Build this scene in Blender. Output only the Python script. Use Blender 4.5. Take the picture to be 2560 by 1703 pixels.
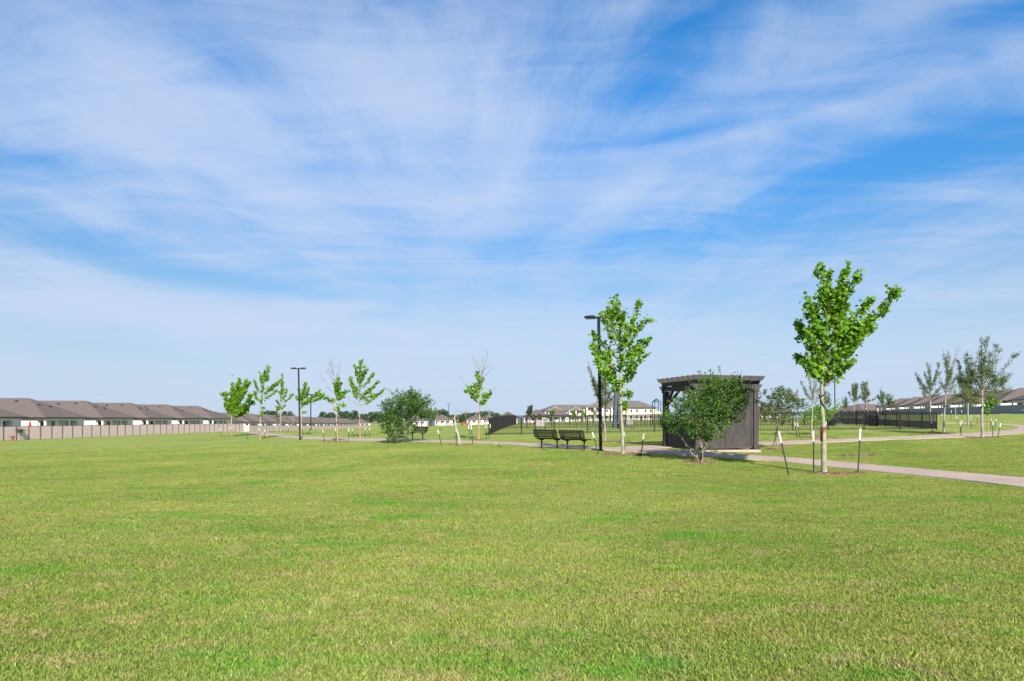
import bpy, bmesh, math, random
import numpy as np
from mathutils import Vector, Matrix

R = math.radians
for o in list(bpy.data.objects):
    bpy.data.objects.remove(o)
scene = bpy.context.scene
C = scene.collection
random.seed(7)
rng = np.random.default_rng(11)

# ------------------------------------------------------------------ camera
cam_data = bpy.data.cameras.new('camera')
cam = bpy.data.objects.new('camera', cam_data)
C.objects.link(cam)
EYE = 1.6
cam.location = (0, 0, EYE)
cam.rotation_euler = (R(90), 0, 0)
cam_data.sensor_width = 36
cam_data.lens = 24
cam_data.shift_y = 0.0779
cam_data.clip_start = 0.1
cam_data.clip_end = 9000
scene.camera = cam

# ------------------------------------------------------------------ world, sun, exposure
SUN_EL = 33
world = bpy.data.worlds.new('World')
scene.world = world
world.use_nodes = True


class NT:
    """small helper round a node tree"""
    def __init__(self, tree):
        self.t = tree
        self.n = tree.nodes
        self.l = tree.links

    def node(self, kind, **kw):
        nd = self.n.new(kind)
        for k, v in kw.items():
            setattr(nd, k, v)
        return nd

    def put(self, sock, val):
        if isinstance(val, bpy.types.NodeSocket):
            self.l.new(val, sock)
        elif val is not None:
            sock.default_value = val

    def math(self, op, a, b=None, c=None, clamp=False):
        nd = self.node('ShaderNodeMath', operation=op, use_clamp=clamp)
        self.put(nd.inputs[0], a)
        self.put(nd.inputs[1], b)
        if c is not None:
            self.put(nd.inputs[2], c)
        return nd.outputs[0]

    def smooth(self, x, lo, hi, a=0.0, b=1.0):
        nd = self.node('ShaderNodeMapRange', interpolation_type='SMOOTHSTEP')
        self.put(nd.inputs['Value'], x)
        self.put(nd.inputs['From Min'], lo)
        self.put(nd.inputs['From Max'], hi)
        self.put(nd.inputs['To Min'], a)
        self.put(nd.inputs['To Max'], b)
        return nd.outputs[0]

    def mix(self, f, a, b, blend='MIX'):
        nd = self.node('ShaderNodeMix', data_type='RGBA', blend_type=blend)
        self.put(nd.inputs[0], f)
        self.put(nd.inputs[6], a)
        self.put(nd.inputs[7], b)
        return nd.outputs[2]

    def noise(self, vec, scale, detail=4, rough=0.5, dist=0.0):
        nd = self.node('ShaderNodeTexNoise')
        self.put(nd.inputs['Vector'], vec)
        self.put(nd.inputs['Scale'], scale)
        self.put(nd.inputs['Detail'], detail)
        self.put(nd.inputs['Roughness'], rough)
        self.put(nd.inputs['Distortion'], dist)
        return nd.outputs[0]

    def mapping(self, vec, scale=(1, 1, 1), rot=(0, 0, 0), loc=(0, 0, 0)):
        nd = self.node('ShaderNodeMapping')
        self.put(nd.inputs['Vector'], vec)
        nd.inputs['Scale'].default_value = scale
        nd.inputs['Rotation'].default_value = rot
        nd.inputs['Location'].default_value = loc
        return nd.outputs[0]


def rgb(r, g, b):
    return (r, g, b, 1.0)


def build_world():
    w = NT(world.node_tree)
    w.n.clear()
    out = w.node('ShaderNodeOutputWorld')
    bg = w.node('ShaderNodeBackground')
    bg.inputs['Strength'].default_value = 0.1
    w.l.new(bg.outputs[0], out.inputs[0])
    sky = w.node('ShaderNodeTexSky', sky_type='NISHITA')
    sky.sun_disc = False
    sky.sun_elevation = R(SUN_EL)
    sky.sun_rotation = R(180)
    sky.altitude = 200
    sky.air_density = 1.0
    sky.dust_density = 0.2
    sky.ozone_density = 3.0
    tc = w.node('ShaderNodeTexCoord').outputs['Generated']
    sp = w.node('ShaderNodeSeparateXYZ')
    w.l.new(tc, sp.inputs[0])
    x, y, z = sp.outputs
    az = w.math('ARCTAN2', x, y)
    el = w.math('ARCSINE', z)
    zc = w.math('MAXIMUM', z, 0.02)
    px = w.math('DIVIDE', x, w.math('ADD', zc, 0.06))
    py = w.math('DIVIDE', y, w.math('ADD', zc, 0.06))
    cb = w.node('ShaderNodeCombineXYZ')
    w.put(cb.inputs[0], px)
    w.put(cb.inputs[1], py)
    plane = cb.outputs[0]
    # warp the plane of the clouds
    wn = w.node('ShaderNodeTexNoise')
    w.put(wn.inputs['Vector'], plane)
    wn.inputs['Scale'].default_value = 0.8
    wn.inputs['Detail'].default_value = 4
    off = w.node('ShaderNodeVectorMath', operation='MULTIPLY_ADD')
    w.l.new(wn.outputs['Color'], off.inputs[0])
    off.inputs[1].default_value = (1.1, 1.1, 0)
    w.l.new(plane, off.inputs[2])
    wp = off.outputs[0]
    n1 = w.noise(w.mapping(wp, (0.42, 1.9, 1), (0, 0, R(-12)), (2.3, 0, 0)), 1.0, 6, 0.6)
    n2 = w.noise(w.mapping(wp, (3.4, 0.75, 1), (0, 0, R(14)), (3, 1, 0)), 1.1, 6, 0.6)
    n3 = w.noise(w.mapping(wp, (1.0, 1.0, 1), (0, 0, 0), (9, 4, 0)), 1.3, 4, 0.55)
    ce = w.node('ShaderNodeCombineXYZ')
    w.put(ce.inputs[0], az)
    w.put(ce.inputs[1], el)
    n4 = w.noise(w.mapping(ce.outputs[0], (3.0, 15.0, 1), (0, 0, R(-4)), (1, 7, 0)), 1.0, 6, 0.6, 0.6)
    da = w.math('SUBTRACT', az, R(-2))
    de = w.math('SUBTRACT', el, R(14))
    th = w.math('ARCTAN2', de, da)
    rr = w.math('SQRT', w.math('ADD', w.math('MULTIPLY', da, da), w.math('MULTIPLY', de, de)))
    cf = w.node('ShaderNodeCombineXYZ')
    w.put(cf.inputs[0], w.math('ADD', w.math('MULTIPLY', th, 2.3), w.math('MULTIPLY', n3, 1.6)))
    w.put(cf.inputs[1], w.math('MULTIPLY', rr, 2.2))
    n6 = w.noise(w.mapping(wp, (0.30, 3.4, 1), (0, 0, R(-22)), (4, 2, 0)), 2.2, 6, 0.62)
    n5 = w.noise(cf.outputs[0], 1.0, 6, 0.6, 0.9)
    fan = w.math('MULTIPLY', w.math('SUBTRACT', n5, 0.5), w.math('MULTIPLY', w.smooth(rr, R(4), R(14), 0.0, 0.85), w.smooth(az, R(-26), R(2), 0.4, 1.0)))
    fib = w.math('ADD', w.math('MULTIPLY', n1, 0.38), w.math('ADD', w.math('MULTIPLY', n2, 0.55), w.math('ADD', w.math('MULTIPLY', n3, 0.6), w.math('ADD', w.math('MULTIPLY', w.math('SUBTRACT', n4, 0.5), w.smooth(el, R(26), R(12), 0.2, 0.75)), 0.4))))
    fib = w.math('ADD', w.math('ADD', w.math('SUBTRACT', fib, 1.165), fan), w.math('MULTIPLY', w.math('SUBTRACT', n6, 0.5), 0.5))
    # where the cirrus banks and the blue gaps stand: (azimuth, elevation, half width, half height, tilt in degrees, weight)
    total = None
    for a0, e0, ra, re, tilt, amp in CLOUD_BANKS:
        mp = w.node('ShaderNodeMapping', vector_type='TEXTURE')
        w.l.new(ce.outputs[0], mp.inputs['Vector'])
        mp.inputs['Location'].default_value = (R(a0), R(e0), 0)
        mp.inputs['Rotation'].default_value = (0, 0, R(tilt))
        mp.inputs['Scale'].default_value = (R(ra) * 2.1, R(re) * 2.1, 1)
        gt = w.node('ShaderNodeTexGradient', gradient_type='QUADRATIC_SPHERE')
        w.l.new(mp.outputs[0], gt.inputs[0])
        g = gt.outputs[1]
        total = w.math('MULTIPLY', g, amp * 1.25) if total is None else w.math('MULTIPLY_ADD', g, amp * 1.25, total)
    dens = w.smooth(w.math('ADD', fib, total), -0.46, 0.58)
    # thin veil of moisture near the horizon
    veil = w.smooth(el, R(17), R(0.5), 0.0, 0.93)
    hs = w.node('ShaderNodeHueSaturation')
    hs.inputs['Saturation'].default_value = 1.34
    hs.inputs['Value'].default_value = SKY_GAIN
    w.l.new(sky.outputs[0], hs.inputs['Color'])
    low = w.smooth(el, R(27), R(6), 1.02, 0.60)
    cl = w.node('ShaderNodeCombineXYZ')
    for k in range(3):
        w.put(cl.inputs[k], low)
    col = w.mix(1.0, hs.outputs[0], cl.outputs[0], 'MULTIPLY')
    col = w.mix(veil, col, VEIL_COLOR)
    col = w.mix(w.math('MULTIPLY', dens, 0.82), col, CLOUD_COLOR)
    w.l.new(col, bg.inputs['Color'])


CLOUD_COLOR = rgb(3.15, 3.7, 4.75)
VEIL_COLOR = rgb(2.65, 3.35, 4.3)
SKY_GAIN = 1.0
CLOUD_BANKS = [
    (0.7, 17.3, 43.64, 5.82, 0, 0.1),
    (-21.7, 25.9, 26.07, 7.57, 0, 0.1),
    (-26.7, 21.5, 16.6, 7.27, 0, 0.22),
    (-5.0, 24.2, 7.66, 6.4, 0, 0.18),
    (-0.3, 20.0, 2.35, 5.93, -28, 0.24),
    (9.3, 28.8, 1.96, 4.58, -40, 0.16),
    (24.3, 25.4, 15.62, 2.74, 10, 0.14),
    (25.1, 22.4, 17.06, 0.88, 4, 0.2),
    (7.3, 17.1, 1.32, 7.9, -60, 0.14),
    (-25.9, 7.7, 16.83, 1.63, -3, 0.46),
    (-4.4, 7.0, 16.69, 1.65, -2, 0.22),
    (-34.2, 10.9, 5.97, 0.91, -10, 0.36),
    (33.3, 15.6, 6.1, 0.68, -12, 0.16),
    (-16.9, 9.1, 2.15, 0.44, 0, 0.3),
    (-11.6, 9.4, 1.45, 0.32, 0, 0.3),
    (-14.1, 9.2, 1.26, 0.32, 0, 0.25),
    (-20.6, 17.4, 11.77, 1.72, -14, 0.14),
    (-29.9, 14.0, 6.06, 0.69, -14, 0.14),
    (31.6, 18.0, 11.69, 2.07, 3, -0.46),
    (15.4, 29.7, 10.3, 1.71, 10, -0.34),
    (-35.6, 17.4, 4.89, 1.24, 5, -0.34),
    (-24.0, 10.6, 11.77, 0.89, -4, -0.5),
    (-22.9, 25.9, 4.27, 1.75, 0, -0.24),
    (11.9, 25.7, 5.79, 1.6, 20, -0.26),
    (13.8, 22.2, 8.23, 0.5, 4, -0.22),
    (-34.0, 12.6, 6.0, 1.06, -5, -0.34),
    (-32.3, 5.1, 7.19, 0.96, -3, -0.45),
    (36.9, 26.0, 6.45, 1.3, 0, -0.34),
    (22.9, 14.8, 19.95, 1.16, 0, -0.14),
    (-1.0, 13.5, 16.78, 1.27, 4, -0.14),
    (-18.8, 22.3, 4.82, 1.36, 10, -0.12),
    (20.0, 7.2, 14.83, 1.24, 3, -0.12),
]
build_world()
world.cycles.sampling_method = 'MANUAL'
world.cycles.sample_map_resolution = 256

sun_data = bpy.data.lights.new('sun', 'SUN')
sun_data.energy = 4.6
sun_data.angle = R(0.55)
sun_data.color = (1.0, 0.93, 0.82)
sun = bpy.data.objects.new('sun', sun_data)
C.objects.link(sun)
sun.rotation_euler = Vector((-0.26, 1.0, -math.tan(R(SUN_EL)))).to_track_quat('-Z', 'Y').to_euler()

scene.view_settings.view_transform = 'Standard'
scene.view_settings.look = 'None'
scene.view_settings.gamma = 1
scene.view_settings.exposure = 0.95
scene.cycles.max_bounces = 5
scene.cycles.diffuse_bounces = 3
scene.cycles.glossy_bounces = 2
scene.cycles.transmission_bounces = 3
scene.cycles.transparent_max_bounces = 6


# ------------------------------------------------------------------ terrain
TERRAIN = [(0.457, 3.0106, 0.0181), (0.276, 3.1864, 0.097), (0.1623, 3.2581, 0.2746), (0.2689, 3.3322, 0.3531), (0.1289, 3.3499, 0.3142), (0.085, 3.3673, 0.3766), (0.3855, 3.434, 0.2559),
 (-0.1728, 3.6889, 0.2641), (-0.1377, 3.7728, 0.3766), (-0.0486, 3.7842, 0.3367), (-0.2555, 3.8501, 0.0854), (-0.2227, 3.9703, 0.2647), (-0.3105, 3.989, 0.0496), (-0.3691, 4.0254, 0.025),
 (-0.4101, 4.1589, 0.1), (-0.3088, 4.2047, 0.1475), (-0.3393, 4.3175, 0.2377), (-0.034, 3.912, 0.516), (0.2092, 3.8712, 0.7563), (0.4629, 3.8286, 0.8723), (0.6228, 3.8067, 0.9672),
 (0.4389, 3.6889, 0.5922), (0.1365, 3.6376, 0.3977), (0.6322, 3.7612, 0.7938), (0.689, 3.6636, 0.5946), (0.0064, 4.5539, 1.0434), (0.4728, 4.2195, 1.2414), (-0.0926, 5.193, 0.2289),
 (-0.2947, 4.7005, 0.0532), (-0.7476, 4.4659, -1.0507), (-0.5683, 4.7397, -1.0142), (-0.4154, 5.0499, -1.0507), (-0.3855, 5.273, -1.7134), (-0.2578, 6.0403, -3.814), (0.75, 4.9127, 2.875),
 (0.7043, 5.124, 3.0765), (0.6223, 5.5984, 3.973), (0.1289, 5.7683, 1.4125), (0.0293, 5.7038, 0.1938), (-0.123, 5.9269, -1.4761), (-0.2051, 6.2146, -3.3804), (0.6973, 4.0073, 0.9071),
 (0.668, 4.1271, 1.1277), (0.75, 2.8622, 0.0004), (0.5039, 4.7875, 2.1625), (0.2109, 4.7005, 0.7621), (0.3633, 5.2983, 1.7172), (-1.3, 1.3863, 0.0), (-1.3, 2.0794, 0.0), (-1.3, 2.5649, 0.0),
 (-0.975, 1.3863, 0.0), (-0.975, 2.0794, 0.0), (-0.975, 2.5649, 0.0), (-0.65, 1.3863, 0.0), (-0.65, 2.0794, 0.0), (-0.65, 2.5649, 0.0), (-0.325, 1.3863, 0.0), (-0.325, 2.0794, 0.0),
 (-0.325, 2.5649, 0.0), (0.0, 1.3863, 0.0), (0.0, 2.0794, 0.0), (0.0, 2.5649, 0.0), (0.325, 1.3863, 0.0), (0.325, 2.0794, 0.0), (0.325, 2.5649, 0.0), (0.65, 1.3863, 0.0), (0.65, 2.0794, 0.0),
 (0.65, 2.5649, 0.0), (0.975, 1.3863, 0.0), (0.975, 2.0794, 0.0), (0.975, 2.5649, 0.0), (1.3, 1.3863, 0.0), (1.3, 2.0794, 0.0), (1.3, 2.5649, 0.0), (-1.2, 3.4012, -0.15), (-1.2, 4.0943, -0.7),
 (-1.2, 4.7875, -1.2), (-0.95, 3.4012, -0.15), (-0.95, 4.0943, -0.7), (-0.95, 4.7875, -1.2), (1.0, 3.4012, 0.55), (1.0, 4.0943, 1.3), (1.0, 4.8675, 3.0), (1.0, 5.7038, 4.0), (1.3, 3.4012, 0.55),
 (1.3, 4.0943, 1.3), (1.3, 4.8675, 3.0), (1.3, 5.7038, 4.0), (-1.3, 6.8024, -4.0), (-1.3, 8.0064, -6.0), (-0.8667, 6.8024, -4.0), (-0.8667, 8.0064, -6.0), (-0.4333, 6.8024, -4.0),
 (-0.4333, 8.0064, -6.0), (0.0, 6.8024, -4.0), (0.0, 8.0064, -6.0), (0.4333, 6.8024, -4.0), (0.4333, 8.0064, -6.0), (0.8667, 6.8024, -4.0), (0.8667, 8.0064, -6.0), (1.3, 6.8024, -4.0),
 (1.3, 8.0064, -6.0)]

TP = np.array(TERRAIN)
TA = TP[:, :2] * [1.8, 1.0]


def _kern(a, b):
    r2 = ((a[:, None, :] - b[None, :, :]) ** 2).sum(-1)
    return np.where(r2 > 1e-12, 0.5 * r2 * np.log(np.maximum(r2, 1e-12)), 0)


_n = len(TP)
_M = np.zeros((_n + 3, _n + 3))
_M[:_n, :_n] = _kern(TA, TA) + 0.02 * np.eye(_n)
_M[:_n, _n] = 1
_M[:_n, _n + 1:] = TA
_M[_n:, :_n] = _M[:_n, _n:].T
_b = np.zeros(_n + 3)
_b[:_n] = TP[:, 2]
TW = np.linalg.solve(_M, _b)


def height(X, Y):
    X = np.atleast_1d(np.asarray(X, float)).ravel()
    Y = np.atleast_1d(np.asarray(Y, float)).ravel()
    res = np.zeros(len(X))
    for i in range(0, len(X), 20000):
        x, y = X[i:i + 20000], Y[i:i + 20000]
        d = np.maximum(y, 4)
        s = np.clip(x / d, -1.3, 1.3)
        d = np.maximum(d, np.hypot(x, y) * 0.6)
        q = np.stack([s * 1.8, np.log(np.minimum(d, 3000))], 1)
        res[i:i + 20000] = _kern(q, TA) @ TW[:_n] + TW[_n] + q @ TW[_n + 1:]
    return res


def gz(x, y):
    return float(height(x, y)[0])


# ------------------------------------------------------------------ helpers
def tag(o, label=None, cat=None, group=None, kind=None):
    if label:
        o['label'] = label
    if cat:
        o['category'] = cat
    if group:
        o['group'] = group
    if kind:
        o['kind'] = kind
    return o


def empty(name, loc=(0, 0, 0), rz=0.0):
    o = bpy.data.objects.new(name, None)
    C.objects.link(o)
    o.location = loc
    o.rotation_euler = (0, 0, rz)
    o.empty_display_size = 0.2
    return o


def mesh_obj(name, me, mat=None, parent=None):
    o = bpy.data.objects.new(name, me)
    C.objects.link(o)
    if mat is not None and not me.materials:
        me.materials.append(mat)
    if parent is not None:
        o.parent = parent
    return o


class MB:
    """collects shapes, builds one mesh object"""
    def __init__(self):
        self.v = []
        self.f = []

    def add(self, vs, fs):
        k = len(self.v)
        self.v += [tuple(p) for p in vs]
        self.f += [tuple(i + k for i in f) for f in fs]
        return self

    def box(self, x0, x1, y0, y1, z0, z1):
        vs = [(x0, y0, z0), (x1, y0, z0), (x1, y1, z0), (x0, y1, z0), (x0, y0, z1), (x1, y0, z1), (x1, y1, z1), (x0, y1, z1)]
        return self.add(vs, [(0, 3, 2, 1), (4, 5, 6, 7), (0, 1, 5, 4), (1, 2, 6, 5), (2, 3, 7, 6), (3, 0, 4, 7)])

    def bevel_box(self, x0, x1, y0, y1, z0, z1, b):
        vs = []
        for z, i in ((z0, b), (z0 + b, 0), (z1 - b, 0), (z1, b)):
            for (sx, sy) in ((0, 0), (1, 0), (1, 1), (0, 1)):
                vs.append(((x1 - i) if sx else (x0 + i), (y1 - i) if sy else (y0 + i), z))
        fs = [(3, 2, 1, 0), (12, 13, 14, 15)]
        for r in range(3):
            for k in range(4):
                fs.append((r * 4 + k, r * 4 + (k + 1) % 4, r * 4 + 4 + (k + 1) % 4, r * 4 + 4 + k))
        return self.add(vs, fs)

    def bar(self, p, q, wx, wy, up=(0, 0, 1)):
        """box beam from p to q, wx across, wy along the up side"""
        p, q = Vector(p), Vector(q)
        d = (q - p).normalized()
        u = Vector(up)
        s = d.cross(u)
        if s.length < 1e-4:
            s = d.cross(Vector((1, 0, 0)))
        s.normalize()
        t = s.cross(d).normalized()
        vs = []
        for c in (p, q):
            for a, b in ((-1, -1), (1, -1), (1, 1), (-1, 1)):
                vs.append(c + s * (a * wx / 2) + t * (b * wy / 2))
        return self.add(vs, [(0, 3, 2, 1), (4, 5, 6, 7), (0, 1, 5, 4), (1, 2, 6, 5), (2, 3, 7, 6), (3, 0, 4, 7)])

    def tube(self, pts, rad, n=6, cap=True):
        pts = [Vector(p) for p in pts]
        if not hasattr(rad, '__len__'):
            rad = [rad] * len(pts)
        k0 = len(self.v)
        ref = Vector((0.31, 0.87, 0.38))
        for i, p in enumerate(pts):
            d = (pts[min(i + 1, len(pts) - 1)] - pts[max(i - 1, 0)]).normalized()
            s = d.cross(ref).normalized()
            t = s.cross(d)
            for k in range(n):
                a = 2 * math.pi * k / n
                self.v.append(tuple(p + (s * math.cos(a) + t * math.sin(a)) * rad[i]))
        for i in range(len(pts) - 1):
            for k in range(n):
                a, b = k0 + i * n + k, k0 + i * n + (k + 1) % n
                self.f.append((a, b, b + n, a + n))
        if cap:
            self.f.append(tuple(range(k0 + n - 1, k0 - 1, -1)))
            e = k0 + (len(pts) - 1) * n
            self.f.append(tuple(range(e, e + n)))
        return self

    def prism(self, outline, axis, a0, a1):
        """outline of 2d points extruded along axis 0,1 or 2"""
        n = len(outline)
        vs = []
        for a in (a0, a1):
            for (p, q) in outline:
                v = [p, q]
                v.insert(axis, a)
                vs.append(v)
        fs = [tuple(range(n))[::-1], tuple(range(n, 2 * n))]
        for k in range(n):
            fs.append((k, (k + 1) % n, n + (k + 1) % n, n + k))
        return self.add(vs, fs)

    def mesh(self, name):
        me = bpy.data.meshes.new(name)
        me.from_pydata(self.v, [], self.f)
        bm = bmesh.new()
        bm.from_mesh(me)
        bmesh.ops.recalc_face_normals(bm, faces=bm.faces)
        bm.to_mesh(me)
        bm.free()
        return me

    def build(self, name, mat=None, parent=None, smooth=False):
        me = self.mesh(name)
        if smooth:
            me.polygons.foreach_set('use_smooth', [True] * len(me.polygons))
        return mesh_obj(name, me, mat, parent)


def kids(o):
    return [c for c in bpy.data.objects if c.parent == o]


def copy_tree(o, parent=None):
    c = o.copy()
    C.objects.link(c)
    c.parent = parent
    for ch in kids(o):
        copy_tree(ch, c)
    return c


# ------------------------------------------------------------------ materials
def principled(name):
    m = bpy.data.materials.new(name)
    m.use_nodes = True
    t = NT(m.node_tree)
    b = m.node_tree.nodes['Principled BSDF']
    return m, t, b


def mat_var(name, c1, c2, scale=3.0, rough=0.7, bump=0.0, bscale=40.0, stretch=(1, 1, 1), spec=0.3, metal=0.0):
    m, t, b = principled(name)
    tc = t.node('ShaderNodeTexCoord').outputs['Object']
    mp = t.mapping(tc, stretch)
    f = t.smooth(t.noise(mp, scale, 6, 0.6), 0.3, 0.7)
    t.l.new(t.mix(f, rgb(*c1), rgb(*c2)), b.inputs['Base Color'])
    b.inputs['Roughness'].default_value = rough
    b.inputs['Specular IOR Level'].default_value = spec
    b.inputs['Metallic'].default_value = metal
    if bump:
        bp = t.node('ShaderNodeBump')
        bp.inputs['Strength'].default_value = bump
        bp.inputs['Distance'].default_value = 0.02
        t.put(bp.inputs['Height'], t.noise(mp, bscale, 5, 0.6))
        t.l.new(bp.outputs[0], b.inputs['Normal'])
    return m


def lawn_color(t):
    """colour of the turf from its place on the lawn"""
    pos = t.node('ShaderNodeNewGeometry').outputs['Position']
    big = t.noise(t.mapping(pos, (0.10, 0.22, 0)), 1.0, 5, 0.6)
    mid = t.noise(t.mapping(pos, (0.42, 0.8, 0), (0, 0, 0.2)), 1.0, 5, 0.62)
    small = t.noise(t.mapping(pos, (2.2, 3.2, 0)), 1.0, 6, 0.7)
    lush = t.noise(t.mapping(pos, (0.55, 1.05, 0), (0, 0, 0.3), (5, 3, 0)), 1.0, 4, 0.6)
    fine = t.noise(t.mapping(pos, (24, 24, 0)), 1.0, 3, 0.6)
    a = t.mix(t.smooth(big, 0.32, 0.68), rgb(*G_OLIVE), rgb(*G_YELLOW))
    a = t.mix(t.math('MULTIPLY', t.smooth(mid, 0.42, 0.62), 0.7), a, rgb(*G_MID))
    a = t.mix(t.math('MULTIPLY', t.smooth(small, 0.50, 0.63), 0.75), a, rgb(*G_DRY))
    a = t.mix(t.math('MULTIPLY', t.smooth(lush, 0.53, 0.65), 0.72), a, rgb(*G_LUSH))
    # mowing lanes
    wv = t.node('ShaderNodeTexWave')
    wv.wave_profile = 'SIN'
    t.put(wv.inputs['Vector'], t.mapping(pos, (0.05, 0.34, 0), (0, 0, 0.05)))
    wv.inputs['Scale'].default_value = 1.0
    wv.inputs['Distortion'].default_value = 3.0
    wv.inputs['Detail'].default_value = 2
    a = t.mix(t.smooth(wv.outputs[1], 0.2, 0.8, 0.0, 0.22), a, rgb(*G_STRIPE))
    return a, fine, small


G_OLIVE = (0.150, 0.215, 0.046)
G_YELLOW = (0.262, 0.292, 0.078)
G_MID = (0.150, 0.240, 0.046)
G_DRY = (0.31, 0.27, 0.14)
G_LUSH = (0.075, 0.25, 0.022)
G_STRIPE = (0.28, 0.32, 0.10)


def make_lawn():
    m, t, b = principled('lawn_turf')
    a, fine, small = lawn_color(t)
    pos = t.node('ShaderNodeNewGeometry').outputs['Position']
    hf = t.noise(t.mapping(pos, (60, 60, 0)), 1.0, 3, 0.7)
    a = t.mix(t.smooth(hf, 0.4, 0.7, 0.0, 0.3), a, rgb(0.12, 0.16, 0.03))
    a = t.mix(1.0, a, rgb(1.13, 1.06, 0.92), 'MULTIPLY')
    t.l.new(a, b.inputs['Base Color'])
    b.inputs['Roughness'].default_value = 0.9
    b.inputs['Specular IOR Level'].default_value = 0.1
    bp = t.node('ShaderNodeBump')
    bp.inputs['Strength'].default_value = 0.5
    bp.inputs['Distance'].default_value = 0.05
    t.put(bp.inputs['Height'], t.math('ADD', hf, small))
    t.l.new(bp.outputs[0], b.inputs['Normal'])
    return m


def leafy(name, ramp, trans=0.4, attr='lv', lawn=False, rough=0.55):
    m = bpy.data.materials.new(name)
    m.use_nodes = True
    t = NT(m.node_tree)
    t.n.clear()
    out = t.node('ShaderNodeOutputMaterial')
    at = t.node('ShaderNodeAttribute', attribute_name=attr)
    if lawn:
        base, fine, small = lawn_color(t)
        rp = t.node('ShaderNodeValToRGB')
        for i, (p, c) in enumerate(ramp):
            e = rp.color_ramp.elements[i] if i < 2 else rp.color_ramp.elements.new(p)
            e.position = p
            e.color = rgb(*c)
        t.l.new(at.outputs['Fac'], rp.inputs[0])
        col = t.mix(1.0, base, rp.outputs[0], 'MULTIPLY')
        dry = t.node('ShaderNodeAttribute', attribute_name='dry')
        col = t.mix(dry.outputs['Fac'], col, rgb(0.42, 0.36, 0.17))
    else:
        rp = t.node('ShaderNodeValToRGB')
        for i, (p, c) in enumerate(ramp):
            e = rp.color_ramp.elements[i] if i < 2 else rp.color_ramp.elements.new(p)
            e.position = p
            e.color = rgb(*c)
        t.l.new(at.outputs['Fac'], rp.inputs[0])
        col = rp.outputs[0]
    if lawn:
        pb = t.node('ShaderNodeBsdfDiffuse')
        t.put(pb.inputs['Color'], col)
    else:
        pb = t.node('ShaderNodeBsdfPrincipled')
        t.put(pb.inputs['Base Color'], col)
        pb.inputs['Roughness'].default_value = rough
        pb.inputs['Specular IOR Level'].default_value = 0.35
    tr = t.node('ShaderNodeBsdfTranslucent')
    t.put(tr.inputs['Color'], t.mix(1.0, col, rgb(1.35, 1.25, 0.55), 'MULTIPLY'))
    ms = t.node('ShaderNodeMixShader')
    ms.inputs[0].default_value = trans
    t.l.new(pb.outputs[0], ms.inputs[1])
    t.l.new(tr.outputs[0], ms.inputs[2])
    t.l.new(ms.outputs[0], out.inputs[0])
    return m


M = {}
M['lawn'] = make_lawn()
M['blade'] = leafy('grass_blade', [(0.0, (0.42, 0.52, 0.42)), (0.5, (1.24, 1.24, 1.18)), (1.0, (2.05, 1.92, 1.85))], 0.35, lawn=True)
M['path'] = mat_var('path_concrete', (0.335, 0.25, 0.205), (0.41, 0.315, 0.262), 0.7, 0.85, 0.25, 30)
M['mulch'] = mat_var('mulch_bark', (0.10, 0.055, 0.035), (0.22, 0.14, 0.085), 9, 0.95, 0.8, 40)
M['syc_leaf'] = leafy('sycamore_leaf', [(0.0, (0.055, 0.165, 0.010)), (0.45, (0.118, 0.275, 0.012)), (0.8, (0.20, 0.37, 0.016)), (0.97, (0.28, 0.41, 0.022)), (1.0, (0.28, 0.17, 0.04))], 0.42)
M['elm_leaf'] = leafy('elm_leaf', [(0.0, (0.050, 0.085, 0.022)), (0.5, (0.092, 0.138, 0.036)), (0.85, (0.140, 0.190, 0.050)), (1.0, (0.19, 0.15, 0.06))], 0.32)
M['crepe_leaf'] = leafy('crepe_leaf', [(0.0, (0.032, 0.080, 0.014)), (0.5, (0.066, 0.138, 0.022)), (0.85, (0.120, 0.212, 0.034)), (1.0, (0.13, 0.16, 0.045))], 0.3)
M['dark_leaf'] = leafy('dark_leaf', [(0.0, (0.018, 0.040, 0.018)), (0.5, (0.030, 0.062, 0.024)), (1.0, (0.05, 0.085, 0.03))], 0.25)
M['far_leaf'] = leafy('far_leaf', [(0.0, (0.040, 0.075, 0.045)), (0.5, (0.060, 0.110, 0.050)), (1.0, (0.10, 0.15, 0.06))], 0.25)
M['syc_bark'] = mat_var('sycamore_bark', (0.20, 0.19, 0.125), (0.34, 0.335, 0.235), 7, 0.85, 0.4, 30, (1, 1, 0.6))
M['limb_bark'] = mat_var('limb_bark', (0.13, 0.10, 0.075), (0.22, 0.18, 0.13), 6, 0.9)
M['tan_bark'] = mat_var('tan_bark', (0.26, 0.19, 0.12), (0.38, 0.28, 0.17), 6, 0.9, 0.3, 30, (1, 1, 0.4))
M['grey_bark'] = mat_var('grey_bark', (0.22, 0.19, 0.17), (0.34, 0.31, 0.28), 6, 0.9, 0.3, 30, (1, 1, 0.5))
M['stem_bark'] = mat_var('stem_bark', (0.15, 0.11, 0.08), (0.36, 0.30, 0.24), 8, 0.9, 0.3, 30)
M['pale_bark'] = mat_var('pale_bark', (0.20, 0.15, 0.12), (0.55, 0.49, 0.43), 9, 0.9, 0.3, 30)
M['wrap'] = mat_var('maroon_wrap', (0.075, 0.015, 0.02), (0.13, 0.028, 0.035), 6, 0.6)
M['strap'] = mat_var('black_rubber', (0.010, 0.010, 0.011), (0.018, 0.018, 0.018), 6, 0.6)
M['wire'] = mat_var('guy_wire', (0.20, 0.205, 0.21), (0.26, 0.26, 0.26), 6, 0.5)
M['stake'] = mat_var('green_stake_paint', (0.012, 0.028, 0.020), (0.022, 0.042, 0.03), 8, 0.6)
M['white_cap'] = mat_var('white_stake_paint', (0.48, 0.48, 0.49), (0.58, 0.58, 0.58), 8, 0.6)
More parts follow.
